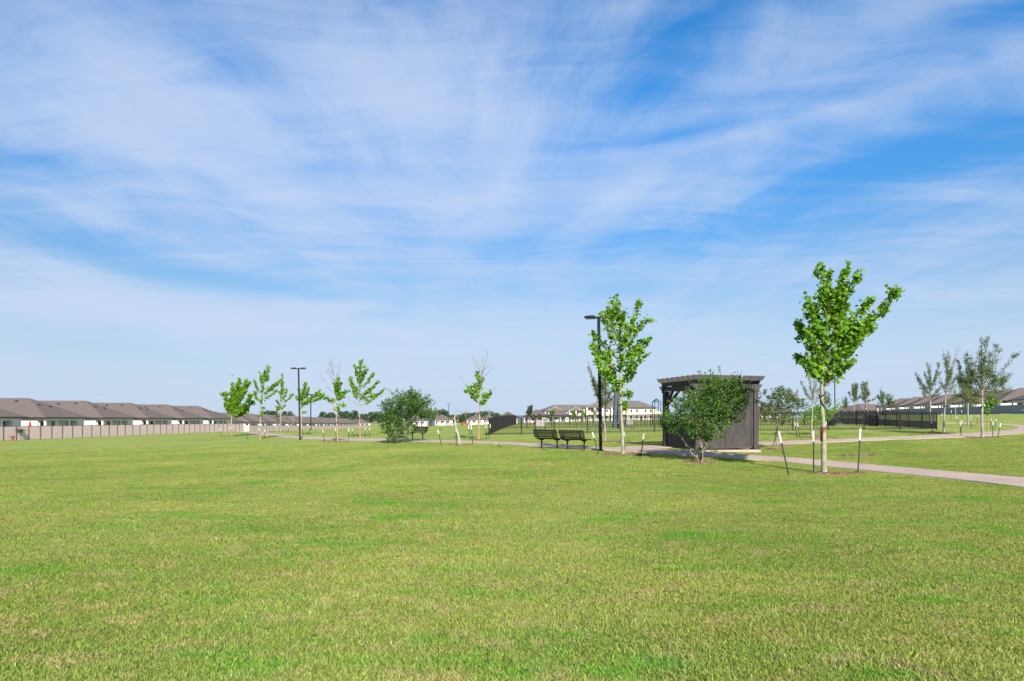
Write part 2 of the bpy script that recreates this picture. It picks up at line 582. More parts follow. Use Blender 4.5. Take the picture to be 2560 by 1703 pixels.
M['black_metal'] = mat_var('black_metal', (0.0045, 0.005, 0.006), (0.008, 0.0085, 0.010), 8, 0.5, spec=0.25)
M['lamp_paint'] = mat_var('lamp_paint', (0.004, 0.006, 0.010), (0.007, 0.010, 0.015), 8, 0.5, spec=0.25)
M['lens'] = mat_var('lamp_lens', (0.25, 0.25, 0.24), (0.35, 0.35, 0.33), 8, 0.3)
M['cedar'] = mat_var('pergola_stain', (0.038, 0.034, 0.033), (0.068, 0.061, 0.059), 2.2, 0.8, 0.35, 14, (6, 6, 0.7))
M['cedar_h'] = mat_var('pergola_stain_beam', (0.042, 0.038, 0.037), (0.070, 0.063, 0.061), 2.2, 0.8, 0.3, 14, (0.7, 6, 6))
M['fence_tan'] = mat_var('fence_boards_tan', (0.58, 0.445, 0.415), (0.68, 0.535, 0.50), 2.0, 0.85, stretch=(3, 3, 0.4))
M['fence_light'] = mat_var('fence_boards_light', (0.46, 0.38, 0.32), (0.55, 0.46, 0.39), 2.0, 0.85, stretch=(3, 3, 0.4))
M['fence_post'] = mat_var('fence_post_brown', (0.10, 0.073, 0.07), (0.14, 0.105, 0.10), 2.0, 0.85)
M['fence_grey'] = mat_var('fence_boards_grey', (0.25, 0.245, 0.255), (0.31, 0.305, 0.315), 2.0, 0.85, stretch=(3, 3, 0.4))
M['post_pale'] = mat_var('fence_post_pale', (0.42, 0.36, 0.30), (0.5, 0.44, 0.37), 2.0, 0.85)
M['siding'] = mat_var('white_siding', (0.69, 0.68, 0.66), (0.75, 0.74, 0.72), 1.2, 0.75)
M['cream'] = mat_var('cream_stucco', (0.52, 0.47, 0.38), (0.60, 0.54, 0.44), 0.8, 0.85)
M['porch_wall'] = mat_var('porch_wall', (0.78, 0.76, 0.68), (0.84, 0.82, 0.76), 1.2, 0.8)
M['tan_wall'] = mat_var('tan_wall', (0.50, 0.40, 0.31), (0.60, 0.50, 0.40), 1.2, 0.8)
M['shingle'] = mat_var('roof_shingles', (0.098, 0.077, 0.069), (0.140, 0.114, 0.103), 5.0, 0.95, 0.4, 9, (1, 1, 1))
M['shingle2'] = mat_var('roof_shingles_grey', (0.105, 0.092, 0.086), (0.16, 0.142, 0.132), 2.2, 0.95, 0.5, 9)
M['fascia'] = mat_var('fascia_brown', (0.030, 0.022, 0.020), (0.045, 0.034, 0.03), 2, 0.7)
M['glass'] = mat_var('window_glass', (0.03, 0.045, 0.06), (0.06, 0.08, 0.10), 1.5, 0.12, spec=0.6)
M['door_dark'] = mat_var('door_dark', (0.03, 0.035, 0.045), (0.05, 0.055, 0.065), 2, 0.5)
M['white_trim'] = mat_var('white_trim', (0.76, 0.76, 0.75), (0.82, 0.82, 0.81), 2, 0.6)
M['red_cloth'] = mat_var('red_cloth', (0.42, 0.03, 0.035), (0.55, 0.05, 0.05), 6, 0.9)
M['blue_cloth'] = mat_var('blue_cloth', (0.22, 0.33, 0.48), (0.32, 0.43, 0.58), 6, 0.9)
M['dark_cloth'] = mat_var('dark_cloth', (0.02, 0.02, 0.028), (0.04, 0.04, 0.05), 6, 0.9)
M['khaki'] = mat_var('khaki_cloth', (0.42, 0.36, 0.29), (0.5, 0.44, 0.36), 6, 0.9)
M['skin'] = mat_var('skin', (0.45, 0.27, 0.19), (0.5, 0.31, 0.22), 6, 0.6)
M['hair'] = mat_var('hair', (0.02, 0.014, 0.01), (0.04, 0.03, 0.02), 6, 0.7)
M['teal'] = mat_var('teal_plastic', (0.018, 0.075, 0.085), (0.025, 0.095, 0.105), 3, 0.5)
M['tan_plastic'] = mat_var('tan_plastic', (0.52, 0.36, 0.20), (0.6, 0.43, 0.26), 3, 0.5)
M['brown_post'] = mat_var('brown_post', (0.07, 0.04, 0.03), (0.1, 0.06, 0.045), 3, 0.5)
M['slate'] = mat_var('slate_plastic', (0.055, 0.062, 0.075), (0.08, 0.09, 0.105), 3, 0.6)
M['board_pale'] = mat_var('board_pale', (0.26, 0.21, 0.24), (0.36, 0.30, 0.32), 3, 0.6)
M['car_red'] = mat_var('car_paint_red', (0.35, 0.03, 0.02), (0.4, 0.04, 0.03), 3, 0.3, spec=0.6)
M['car_grey'] = mat_var('car_paint_grey', (0.25, 0.28, 0.31), (0.3, 0.33, 0.36), 3, 0.3, spec=0.6)
M['terracotta'] = mat_var('terracotta', (0.2, 0.09, 0.05), (0.28, 0.13, 0.08), 5, 0.9)
M['flower'] = mat_var('red_flower', (0.28, 0.015, 0.02), (0.33, 0.04, 0.03), 12, 0.8)

TREES = [('S1', 'sycamore', 9.29, 20.32, 0.016, 0.078, [(-0.02, 1.48), (-0.08, 2.19), (-0.07, 2.79), (0.0, 3.62), (0.07, 4.69), (0.12, 5.76), (0.15, 6.1)],
  [(2.85, -0.6, 3.2, 1), (2.97, -0.57, 3.6, 1), (3.2, -0.57, 4.19, 1), (3.5, -0.58, 4.63, 1), (3.8, -0.56, 5.26, 1), (4.57, -0.12, 6.05, 1), (4.81, 0.45, 6.05, 1), (4.69, 0.81, 5.91, 1),
   (4.22, 0.76, 5.67, 1), (3.62, 1.83, 5.45, 1), (3.48, 1.74, 4.6, 1), (3.8, 1.33, 5.14, 1), (3.32, 0.93, 4.1, 1), (3.2, 0.79, 3.74, 1), (3.02, 0.52, 3.36, 1), (2.88, 0.43, 3.07, 1),
   (2.85, 0.17, 2.93, 1), (4.33, 0.62, 5.14, 1), (4.1, -0.18, 5.03, 1), (3.74, 0.38, 4.39, 1), (3.86, -0.3, 4.33, 1), (3.38, 0.0, 3.86, 1), (3.02, -0.24, 3.14, 1), (3.98, 1.07, 4.57, 1),
   (4.69, 0.12, 5.53, 1)],
  0.125, 90, 0.235),
 ('S2', 'sycamore', 4.23, 26.05, 0.272, 0.066, [(-0.03, 1.19), (-0.09, 2.11), (-0.11, 2.72), (-0.12, 3.78), (-0.12, 4.85), (-0.21, 5.92), (-0.24, 6.15)],
  [(2.33, -1.33, 4.12, 1), (2.72, -1.02, 3.71, 1), (3.17, -1.18, 4.4, 1), (3.63, -1.05, 4.7, 1), (4.09, -0.87, 5.46, 1), (4.4, -0.63, 5.69, 1), (4.85, -0.38, 6.0, 1), (4.7, -0.02, 5.31, 1),
   (4.4, 0.6, 5.84, 1), (3.94, 0.75, 5.16, 1), (3.56, 1.02, 4.43, 1), (3.63, 0.84, 4.47, 1), (3.17, 0.69, 3.78, 1), (2.87, 0.47, 3.56, 1), (2.49, 0.27, 3.17, 1), (2.26, 0.2, 2.33, 1),
   (2.11, 0.14, 1.95, 1), (2.33, -0.32, 2.72, 1), (2.72, -0.44, 3.17, 1), (3.17, -0.18, 3.78, 1), (3.94, 0.05, 4.55, 1), (4.24, 0.27, 4.85, 1)],
  0.12, 62, 0.22),
 ('S3', 'sycamore', -2.1, 43.12, 0.362, 0.055, [(0.05, 1.52), (0.08, 2.78), (0.18, 4.04), (0.25, 5.05), (0.33, 5.86)],
  [(2.27, -1.34, 4.17, 2), (2.91, -0.43, 5.43, 2), (3.03, -0.93, 3.16, 1), (3.54, -0.63, 3.41, 1), (2.78, -0.28, 3.54, 1), (3.79, -0.1, 5.23, 0), (4.04, 0.58, 5.74, 0), (4.3, 0.78, 5.0, 0),
   (2.53, 1.09, 3.41, 2), (2.27, 0.71, 2.91, 1), (2.53, 0.25, 2.22, 1), (2.91, 0.45, 2.91, 1), (3.54, 0.23, 3.92, 1), (3.92, 0.93, 4.67, 0), (2.78, -0.56, 2.78, 1), (4.3, -0.33, 5.05, 0)],
  0.136, 40, 0.17),
 ('S4', 'sycamore', -11.81, 46.23, 0.11, 0.055, [(-0.05, 0.98), (-0.11, 2.33), (-0.16, 3.41), (-0.22, 4.23), (-0.33, 5.04), (-0.43, 5.74)],
  [(3.28, -1.35, 4.77, 0), (3.68, -0.6, 5.69, 0), (4.23, -0.87, 4.9, 0), (3.95, -0.05, 5.63, 0), (4.5, -0.38, 5.58, 0), (2.87, 0.6, 3.55, 1), (3.14, 0.35, 4.09, 1), (3.55, 0.49, 3.14, 1),
   (3.28, 0.16, 4.77, 2), (2.87, -0.43, 2.87, 1), (2.74, -1.19, 3.28, 1), (2.6, 0.6, 2.49, 1), (2.47, -0.05, 2.19, 1), (3.55, -0.22, 3.95, 1), (3.95, -0.05, 4.36, 1), (2.87, 0.03, 3.14, 1)],
  0.14, 45, 0.17),
 ('S5', 'sycamore', -11.9, 53.46, 0.253, 0.05, [(-0.03, 1.38), (-0.06, 2.63), (-0.03, 3.88), (0.03, 5.14), (0.13, 6.14)],
  [(2.47, -1.07, 3.26, 0), (2.47, 2.0, 3.95, 1), (2.79, -0.69, 4.51, 1), (3.26, -0.88, 4.76, 1), (3.41, 1.47, 4.45, 1), (3.73, -0.63, 4.2, 1), (4.04, -0.31, 5.61, 1), (4.2, 0.47, 5.45, 1),
   (3.88, 0.94, 5.14, 1), (4.51, 0.13, 5.92, 1), (3.26, 0.63, 3.73, 1), (2.94, 0.16, 3.26, 1), (3.57, -0.47, 3.41, 1), (2.94, 1.1, 3.41, 1), (4.82, 0.63, 5.29, 1)],
  0.14, 43, 0.17),
 ('S6', 'sycamore', -26.78, 65.3, 0.07, 0.06, [(-0.08, 1.19), (0.0, 2.33), (0.19, 3.48), (0.46, 4.63), (0.77, 5.47)],
  [(2.14, -0.92, 3.18, 1), (2.33, -0.54, 4.25, 1), (2.53, -0.08, 4.94, 1), (2.72, 0.38, 5.39, 1), (2.53, 1.22, 5.47, 1), (2.72, 1.45, 5.01, 1), (2.33, 1.91, 3.86, 1), (2.14, 1.76, 3.29, 1),
   (1.95, 1.34, 2.53, 1), (1.95, 0.69, 2.33, 1), (2.14, -0.38, 2.53, 1), (2.33, 0.38, 3.48, 1), (2.53, 0.96, 4.06, 1), (2.14, 0.31, 2.14, 1), (2.33, -0.19, 3.48, 1), (3.1, 0.77, 4.63, 1)],
  0.145, 125, 0.3),
 ('S7', 'sycamore', -20.64, 55.91, 0.028, 0.055, [(0.03, 1.61), (0.03, 2.92), (0.1, 3.73), (0.23, 4.55), (0.46, 5.37), (0.66, 6.06)],
  [(3.08, -0.49, 4.06, 1), (3.73, -0.39, 4.88, 1), (4.23, 0.0, 5.6, 1), (4.55, 0.33, 5.7, 1), (4.88, 0.92, 5.86, 1), (4.72, 0.72, 5.21, 1), (3.24, 1.31, 4.16, 1), (3.57, 1.64, 5.04, 1),
   (3.73, 1.05, 4.39, 1), (2.59, 0.2, 2.59, 1), (2.1, 0.16, 2.0, 1), (3.9, 0.16, 4.39, 1), (2.92, 0.0, 3.24, 1), (4.06, 1.47, 4.72, 1)],
  0.14, 40, 0.16),
 ('S8', 'sycamore', -25.98, 76.58, 0.209, 0.055, [(0.04, 1.44), (0.04, 2.78), (0.09, 4.13), (0.13, 5.47), (0.18, 6.6)],
  [(2.56, -0.58, 3.01, 1), (2.78, -0.4, 3.68, 1), (3.23, -0.31, 2.56, 1), (3.23, 1.21, 4.35, 1), (3.46, 0.63, 4.8, 1), (3.68, 0.18, 5.47, 1), (3.01, 0.63, 3.01, 1), (2.78, 0.18, 2.78, 1),
   (4.13, -0.04, 4.58, 1), (4.35, 0.4, 5.03, 1), (5.03, 0.18, 6.15, 2)],
  0.145, 45, 0.18),
 ('S9', 'sycamore', -20.27, 65.66, 0.177, 0.055, [(0.0, 1.46), (0.0, 2.62), (0.04, 3.39), (0.19, 4.35), (0.5, 5.12)],
  [(3.0, -0.42, 3.77, 1), (3.19, -0.31, 4.54, 1), (3.39, 0.46, 5.0, 1), (3.39, 0.85, 4.54, 1), (3.08, 1.81, 4.35, 1), (3.19, 1.62, 3.96, 1), (3.0, 0.96, 3.39, 1), (2.81, 0.27, 3.19, 1),
   (2.23, 0.38, 2.23, 1), (3.39, -0.04, 3.96, 1), (3.58, 0.58, 3.96, 1), (3.08, 2.12, 3.77, 1)],
  0.145, 51, 0.2),
 ('S10', 'sycamore', 37.41, 53.65, 0.924, 0.05, [(-0.03, 1.02), (-0.06, 1.65), (0.0, 2.28), (0.06, 2.75)],
  [(1.34, -0.25, 1.49, 1), (1.65, 0.44, 2.12, 1), (1.81, 0.57, 2.28, 1), (1.81, -0.19, 2.12, 1), (1.96, 0.25, 2.59, 1), (1.18, -0.06, 1.34, 1)], 0.136, 51, 0.2),
 ('E1', 'elm', 5.12, 37.52, 0.413, 0.05, [(-0.02, 0.99), (-0.09, 1.98), (-0.13, 2.97), (-0.18, 3.85), (-0.22, 4.4)],
  [(1.98, -0.95, 4.18, 1), (2.09, -0.99, 4.51, 2), (1.87, -0.77, 3.41, 1), (2.31, -1.06, 4.77, 0), (1.98, 0.37, 3.19, 1), (2.09, 0.2, 3.96, 1), (2.31, -0.02, 4.07, 1), (1.87, -0.29, 2.64, 1),
   (1.98, 0.15, 2.31, 1), (2.53, -0.37, 3.85, 1), (2.09, 0.42, 2.53, 1), (2.31, -0.51, 2.97, 1), (1.98, -0.11, 2.13, 1)],
  0.08, 150, 0.16),
 ('E2', 'elm', 26.96, 42.65, 0.8, 0.06, [(0.05, 1.07), (0.1, 1.82), (0.12, 2.45), (0.2, 3.32), (0.3, 4.2), (0.47, 4.95)],
  [(1.77, 0.62, 2.32, 1), (2.45, -0.17, 5.07, 1), (2.57, -0.32, 3.82, 1), (3.07, 0.65, 4.7, 0), (3.32, 0.9, 5.37, 0), (3.45, 1.27, 5.52, 0), (3.57, 1.02, 5.07, 0), (2.7, -0.22, 3.07, 1),
   (2.82, 0.82, 3.82, 1), (2.7, 0.92, 3.07, 1), (3.07, 0.52, 4.07, 1), (3.32, 0.07, 4.82, 1), (2.95, 0.77, 4.45, 2), (2.57, 0.4, 2.82, 1), (3.82, -0.22, 5.32, 2)],
  0.085, 80, 0.19),
 ('E3', 'elm', 38.0, 62.0, 1.161, 0.06, [(0.0, 1.2), (0.0, 2.29), (0.0, 3.38), (-0.04, 4.47), (-0.36, 5.74)],
  [(2.47, -1.02, 3.02, 1), (2.65, -0.94, 4.29, 1), (2.84, -1.09, 4.83, 1), (3.02, -0.51, 5.56, 1), (3.2, 0.36, 5.56, 1), (3.02, 0.51, 4.47, 1), (2.65, 0.69, 3.38, 1), (2.65, 0.69, 2.84, 1),
   (2.84, -0.04, 4.11, 1), (3.38, -0.22, 4.83, 1), (2.47, 0.33, 2.65, 1), (2.65, -0.73, 3.74, 1)],
  0.09, 120, 0.22),
 ('E4', 'elm', 26.67, 38.71, 0.602, 0.075, [(0.0, 1.02), (-0.02, 1.93), (-0.02, 2.72), (-0.02, 3.52), (-0.05, 4.65), (-0.09, 5.74)],
  [(2.15, -1.32, 2.95, 1), (2.04, -1.45, 2.38, 1), (2.38, -1.04, 3.74, 1), (2.49, -0.82, 4.65, 1), (2.72, -0.54, 4.88, 1), (3.06, -0.18, 5.56, 1), (3.18, 0.09, 5.9, 0), (3.06, 0.43, 4.88, 1),
   (2.83, 0.93, 5.28, 1), (2.72, 1.27, 4.65, 1), (2.61, 1.91, 3.63, 1), (2.49, 1.45, 3.29, 1), (2.38, 1.22, 2.83, 1), (2.27, 0.77, 2.38, 1), (2.49, 0.54, 3.52, 1), (2.61, -0.36, 3.52, 1),
   (2.38, -0.59, 2.83, 1), (2.83, 0.2, 4.42, 1), (2.27, -0.14, 2.38, 1), (3.29, -0.36, 4.88, 1), (2.38, 0.32, 2.95, 1), (2.49, -1.04, 3.06, 1)],
  0.085, 115, 0.3),
 ('E5', 'elm', 41.41, 62.0, 1.131, 0.075, [(0.0, 1.23), (0.0, 2.32), (0.0, 3.41), (-0.04, 4.86)],
  [(2.32, -0.87, 3.23, 1), (2.5, -0.73, 4.5, 1), (2.69, -0.44, 5.95, 1), (2.87, 0.18, 5.77, 1), (2.69, 0.58, 4.86, 1), (2.32, 0.73, 3.59, 1), (2.32, 0.36, 2.69, 1), (2.32, -0.54, 2.69, 1),
   (2.69, -0.18, 4.14, 1), (2.69, 0.18, 4.5, 1), (2.14, -0.18, 2.5, 1)],
  0.1, 150, 0.32),
 ('E6', 'elm', 57.18, 88.0, 1.833, 0.05, [(0.0, 1.37), (-0.05, 2.4), (-0.05, 3.69)],
  [(1.88, -0.46, 3.17, 1), (2.14, 0.36, 3.43, 1), (2.14, -0.05, 3.94, 1), (1.88, -0.46, 2.4, 1), (1.88, 0.36, 2.4, 1)], 0.1, 50, 0.25),
 ('E7', 'elm', 17.44, 39.73, 0.599, 0.05, [(0.02, 0.79), (0.05, 1.72), (0.09, 2.65), (0.16, 3.58), (0.37, 4.28)],
  [(1.96, -0.49, 3.35, 1), (2.19, -0.4, 3.7, 1), (2.42, 0.49, 3.82, 1), (2.42, 1.07, 3.35, 1), (2.65, 1.89, 3.93, 1), (2.54, 2.16, 4.52, 1), (2.19, 0.72, 2.77, 1), (2.19, -0.44, 2.54, 1),
   (2.65, -0.07, 3.82, 0), (1.96, 0.37, 2.42, 1)],
  0.075, 80, 0.15),
 ('F1', 'elm', 55.17, 110.0, 1.99, 0.06, [(0.0, 1.85), (0.02, 3.57), (0.0, 5.0), (0.06, 5.86)],
  [(3.35, 0.35, 5.24, 1), (3.47, -0.28, 5.26, 1), (2.74, 0.29, 5.52, 1), (3.18, -0.61, 4.98, 1), (2.27, 0.5, 5.45, 1), (2.12, -0.33, 4.76, 1), (2.09, 0.61, 5.57, 1), (2.83, -0.67, 5.44, 1),
   (2.25, 0.36, 5.17, 1), (2.31, -0.68, 4.17, 1), (2.19, 0.92, 3.99, 1)],
  0.12, 80, 0.28),
 ('F2', 'elm', 51.91, 100.0, 1.881, 0.06, [(0.0, 1.82), (-0.04, 3.46), (0.0, 4.82), (0.06, 5.64)],
  [(2.23, 0.61, 2.8, 1), (2.52, -0.25, 5.37, 1), (3.11, 0.2, 5.33, 1), (2.93, -0.54, 3.22, 1), (3.41, 0.53, 3.46, 1), (1.72, -0.54, 5.09, 1), (2.51, 0.97, 2.85, 1), (1.97, -0.38, 3.46, 1),
   (2.52, 0.33, 4.24, 1), (2.58, -0.46, 4.42, 1), (3.44, 0.31, 3.91, 1)],
  0.12, 80, 0.28),
 ('F3', 'elm', 65.98, 122.0, 2.26, 0.06, [(0.0, 1.56), (0.03, 3.21), (0.0, 4.59), (0.07, 5.42)],
  [(1.55, 0.4, 3.15, 1), (1.59, -0.36, 4.81, 1), (2.01, 0.86, 3.99, 1), (2.27, -0.57, 3.84, 1), (2.3, 1.1, 2.53, 1), (2.89, -0.74, 3.85, 1), (2.98, 0.65, 3.76, 1), (3.09, -0.37, 4.03, 1),
   (2.56, 0.36, 4.5, 1), (1.59, -0.86, 2.49, 1), (1.52, 0.37, 4.47, 1)],
  0.12, 80, 0.28),
 ('F4', 'elm', 77.52, 140.0, 2.431, 0.06, [(0.0, 1.33), (-0.02, 2.83), (0.0, 4.08), (0.08, 4.83)],
  [(2.71, 0.39, 2.5, 1), (1.24, -0.24, 4.53, 1), (2.28, 0.42, 4.47, 1), (1.62, -0.48, 3.73, 1), (2.62, 0.36, 4.01, 1), (1.51, -0.7, 3.74, 1), (1.27, 0.71, 3.49, 1), (2.72, -0.34, 3.69, 1),
   (1.79, 0.58, 2.35, 1), (1.49, -0.51, 4.41, 1), (2.7, 0.75, 2.75, 1)],
  0.12, 80, 0.28),
 ('F5', 'elm', 73.12, 150.0, 2.205, 0.06, [(0.0, 1.49), (-0.04, 2.96), (0.0, 4.19), (0.09, 4.93)],
  [(1.43, 0.32, 4.29, 1), (1.85, -0.47, 2.89, 1), (2.76, 0.55, 2.85, 1), (2.35, -0.51, 2.43, 1), (2.05, 0.5, 3.41, 1), (2.35, -0.84, 2.44, 1), (2.83, 0.19, 4.21, 1), (2.68, -0.37, 4.41, 1),
   (1.53, 0.31, 4.7, 1), (2.61, -0.37, 3.72, 1), (1.7, 0.44, 3.45, 1)],
  0.12, 80, 0.28),
 ('F6', 'elm', 62.25, 135.0, 2.008, 0.06, [(0.0, 1.6), (0.06, 3.21), (0.0, 4.56), (0.08, 5.37)],
  [(3.06, 0.6, 3.99, 1), (3.06, -0.73, 4.13, 1), (1.9, 0.98, 3.04, 1), (2.39, -0.66, 2.43, 1), (2.37, 0.24, 5.04, 1), (1.88, -0.42, 4.98, 1), (2.49, 0.65, 4.55, 1), (2.74, -0.85, 3.42, 1),
   (2.51, 0.86, 2.83, 1), (2.67, -0.34, 5.16, 1), (2.69, 0.71, 3.52, 1)],
  0.12, 80, 0.28),
 ('G1', 'sycamore', 4.25, 165.0, 0.693, 0.06, [(0.0, 1.46), (-0.08, 2.88), (0.0, 4.06), (0.1, 4.77)],
  [(2.48, 0.34, 3.52, 1), (2.53, -0.82, 2.79, 1), (1.42, 0.93, 2.28, 1), (2.67, -0.73, 3.12, 1), (2.34, 0.33, 4.33, 1), (1.6, -0.43, 4.18, 1), (1.76, 0.47, 3.96, 1), (1.7, -0.55, 2.85, 1),
   (2.24, 0.42, 3.65, 1), (2.44, -0.52, 3.41, 1), (2.1, 0.57, 4.44, 1)],
  0.16, 60, 0.28),
 ('G2', 'elm', 7.24, 190.0, 0.677, 0.06, [(0.0, 1.0), (0.08, 1.97), (0.0, 2.78), (0.11, 3.26)],
  [(1.8, 0.77, 1.59, 1), (1.78, -1.21, 1.87, 1), (1.71, 0.57, 2.53, 1), (1.67, -1.07, 2.03, 1), (1.29, 0.72, 2.73, 1), (1.48, -0.94, 2.0, 1), (1.73, 1.17, 1.8, 1), (1.52, -0.87, 1.92, 1),
   (1.67, 0.32, 3.05, 1), (1.65, -1.27, 1.6, 1), (1.66, 0.57, 2.6, 1)],
  0.16, 60, 0.28),
 ('G3', 'elm', 9.86, 170.0, 0.762, 0.06, [(0.0, 1.34), (0.02, 2.53), (0.0, 3.53), (0.1, 4.13)],
  [(1.75, 0.65, 2.67, 1), (2.46, -0.83, 3.01, 1), (2.02, 0.49, 3.59, 1), (2.05, -0.22, 3.52, 1), (2.43, 0.28, 3.28, 1), (2.35, -0.59, 2.9, 1), (1.58, 0.48, 3.8, 1), (1.65, -0.75, 3.23, 1),
   (1.86, 0.78, 3.15, 1), (2.24, -0.9, 2.18, 1), (2.02, 0.54, 3.21, 1)],
  0.14, 60, 0.28),
 ('G4', 'elm', -1.41, 200.0, 0.454, 0.06, [(0.0, 0.95), (0.09, 2.04), (0.0, 2.95), (0.12, 3.49)],
  [(1.4, 0.68, 3.36, 1), (1.56, -1.2, 1.83, 1), (1.91, 0.53, 2.95, 1), (1.4, -0.43, 2.96, 1), (1.99, 0.64, 3.09, 1), (1.48, -0.46, 1.71, 1), (1.42, 1.09, 2.2, 1), (1.48, -0.57, 2.06, 1),
   (1.91, 0.68, 1.79, 1), (1.67, -0.38, 2.79, 1), (0.9, 1.08, 1.49, 1)],
  0.15, 60, 0.28),
 ('G5', 'sycamore', 19.07, 210.0, 0.885, 0.06, [(0.0, 1.37), (-0.06, 2.51), (0.0, 3.46), (0.12, 4.04)],
  [(1.59, 0.44, 3.01, 1), (1.97, -0.62, 2.75, 1), (2.02, 0.54, 2.04, 1), (2.46, -0.46, 3.49, 1), (1.53, 0.41, 3.74, 1), (2.16, -0.57, 2.05, 1), (1.44, 0.46, 1.97, 1), (1.77, -0.59, 2.07, 1),
   (1.95, 0.24, 3.65, 1), (1.75, -0.29, 3.34, 1), (2.22, 0.75, 2.01, 1)],
  0.15, 40, 0.28),
 ('G6', 'sycamore', 22.93, 215.0, 0.967, 0.06, [(0.0, 1.39), (-0.09, 2.52), (0.0, 3.47), (0.13, 4.03)],
  [(1.42, 0.37, 2.61, 1), (1.93, -0.41, 2.34, 1), (2.34, 0.7, 2.03, 1), (2.03, -0.37, 2.55, 1), (2.37, 0.29, 3.0, 1), (2.52, -0.5, 3.87, 1), (1.39, 0.22, 3.75, 1), (1.4, -0.3, 3.41, 1),
   (1.66, 0.48, 3.38, 1), (1.93, -0.72, 2.94, 1), (1.51, 0.39, 3.61, 1)],
  0.15, 40, 0.28),
 ('G7', 'elm', 24.61, 200.0, 0.993, 0.06, [(0.0, 1.38), (-0.06, 2.51), (0.0, 3.44), (0.12, 4.01)],
  [(1.73, 0.85, 2.27, 1), (1.45, -0.64, 3.25, 1), (2.03, 0.92, 2.0, 1), (2.16, -0.84, 2.42, 1), (2.05, 0.81, 2.66, 1), (1.69, -0.57, 3.49, 1), (1.54, 0.94, 2.42, 1), (2.02, -0.31, 3.04, 1),
   (1.68, 1.01, 2.59, 1), (2.0, -0.38, 3.74, 1), (2.39, 0.54, 3.8, 1)],
  0.15, 40, 0.28),
 ('B1', 'bare', -21.8, 200.0, -0.086, 0.04, [(-0.12, 2.55), (-0.35, 4.64), (-0.47, 6.14)],
  [(2.52, 0.15, 4.14, 0), (2.1, -1.02, 5.36, 0), (2.26, -0.35, 5.63, 0), (3.06, -0.67, 4.01, 0), (2.21, -0.58, 5.2, 0), (3.05, -0.28, 4.97, 0), (3.47, 0.02, 4.48, 0), (2.45, 0.16, 5.28, 0),
   (3.31, -0.43, 4.13, 0)],
  0.1, 0, 0.2),
 ('B2', 'bare', -11.78, 150.0, 0.48, 0.04, [(-0.09, 2.0), (-0.26, 3.69), (-0.35, 4.9)],
  [(2.92, 0.45, 3.27, 0), (1.69, -0.03, 3.19, 0), (3.28, -0.48, 3.31, 0), (1.67, -0.22, 3.3, 0), (3.19, 0.49, 4.2, 0), (3.11, -0.88, 4.28, 0), (3.05, -0.47, 2.97, 0), (2.49, -0.22, 3.66, 0),
   (1.64, 0.11, 4.4, 0)],
  0.1, 0, 0.2),
 ('B3', 'bare', -11.36, 170.0, 0.392, 0.04, [(-0.1, 1.89), (-0.3, 3.52), (-0.4, 4.69)],
  [(2.16, -0.02, 3.94, 0), (1.66, 0.29, 3.69, 0), (3.03, 0.1, 2.99, 0), (2.01, -0.12, 3.71, 0), (1.77, -0.17, 3.89, 0), (2.09, -0.36, 3.65, 0), (2.86, -0.97, 3.51, 0), (1.65, -0.93, 4.06, 0),
   (2.79, 0.06, 3.95, 0)],
  0.1, 0, 0.2),
 ('B4', 'bare', -5.25, 160.0, 0.561, 0.04, [(-0.09, 1.81), (-0.28, 3.38), (-0.37, 4.51)],
  [(3.04, 0.15, 3.08, 0), (2.65, -0.47, 4.11, 0), (2.69, -0.11, 3.67, 0), (2.17, 0.24, 3.01, 0), (1.49, 0.18, 3.72, 0), (2.94, -0.03, 3.61, 0), (1.63, -0.25, 4.01, 0), (2.49, 0.08, 4.09, 0),
   (2.35, 0.21, 4.03, 0)],
  0.1, 0, 0.2),
 ('B5', 'bare', -33.53, 105.0, 0.027, 0.04, [(-0.06, 0.98), (-0.18, 2.08), (-0.25, 2.87)],
  [(0.77, -0.35, 1.67, 0), (1.27, -0.23, 2.1, 0), (1.38, -0.38, 2.67, 0), (1.55, -0.02, 2.33, 0), (1.32, -0.27, 1.71, 0), (0.8, -0.01, 1.74, 0), (1.01, -0.04, 1.64, 0), (1.71, -0.09, 2.46, 0),
   (0.83, -0.26, 2.22, 0)],
  0.1, 0, 0.2),
 ('D1', 'elm', -28.94, 84.0, 0.16, 0.05, [(0.0, 1.0), (0.0, 1.98), (-0.05, 2.87)], [(1.49, 0.3, 2.47, 1), (1.98, -0.2, 2.72, 1), (1.24, 0.25, 1.49, 1), (1.73, 0.05, 2.23, 1), (1.98, 0.15, 2.87, 1)],
  0.12, 45, 0.12)]
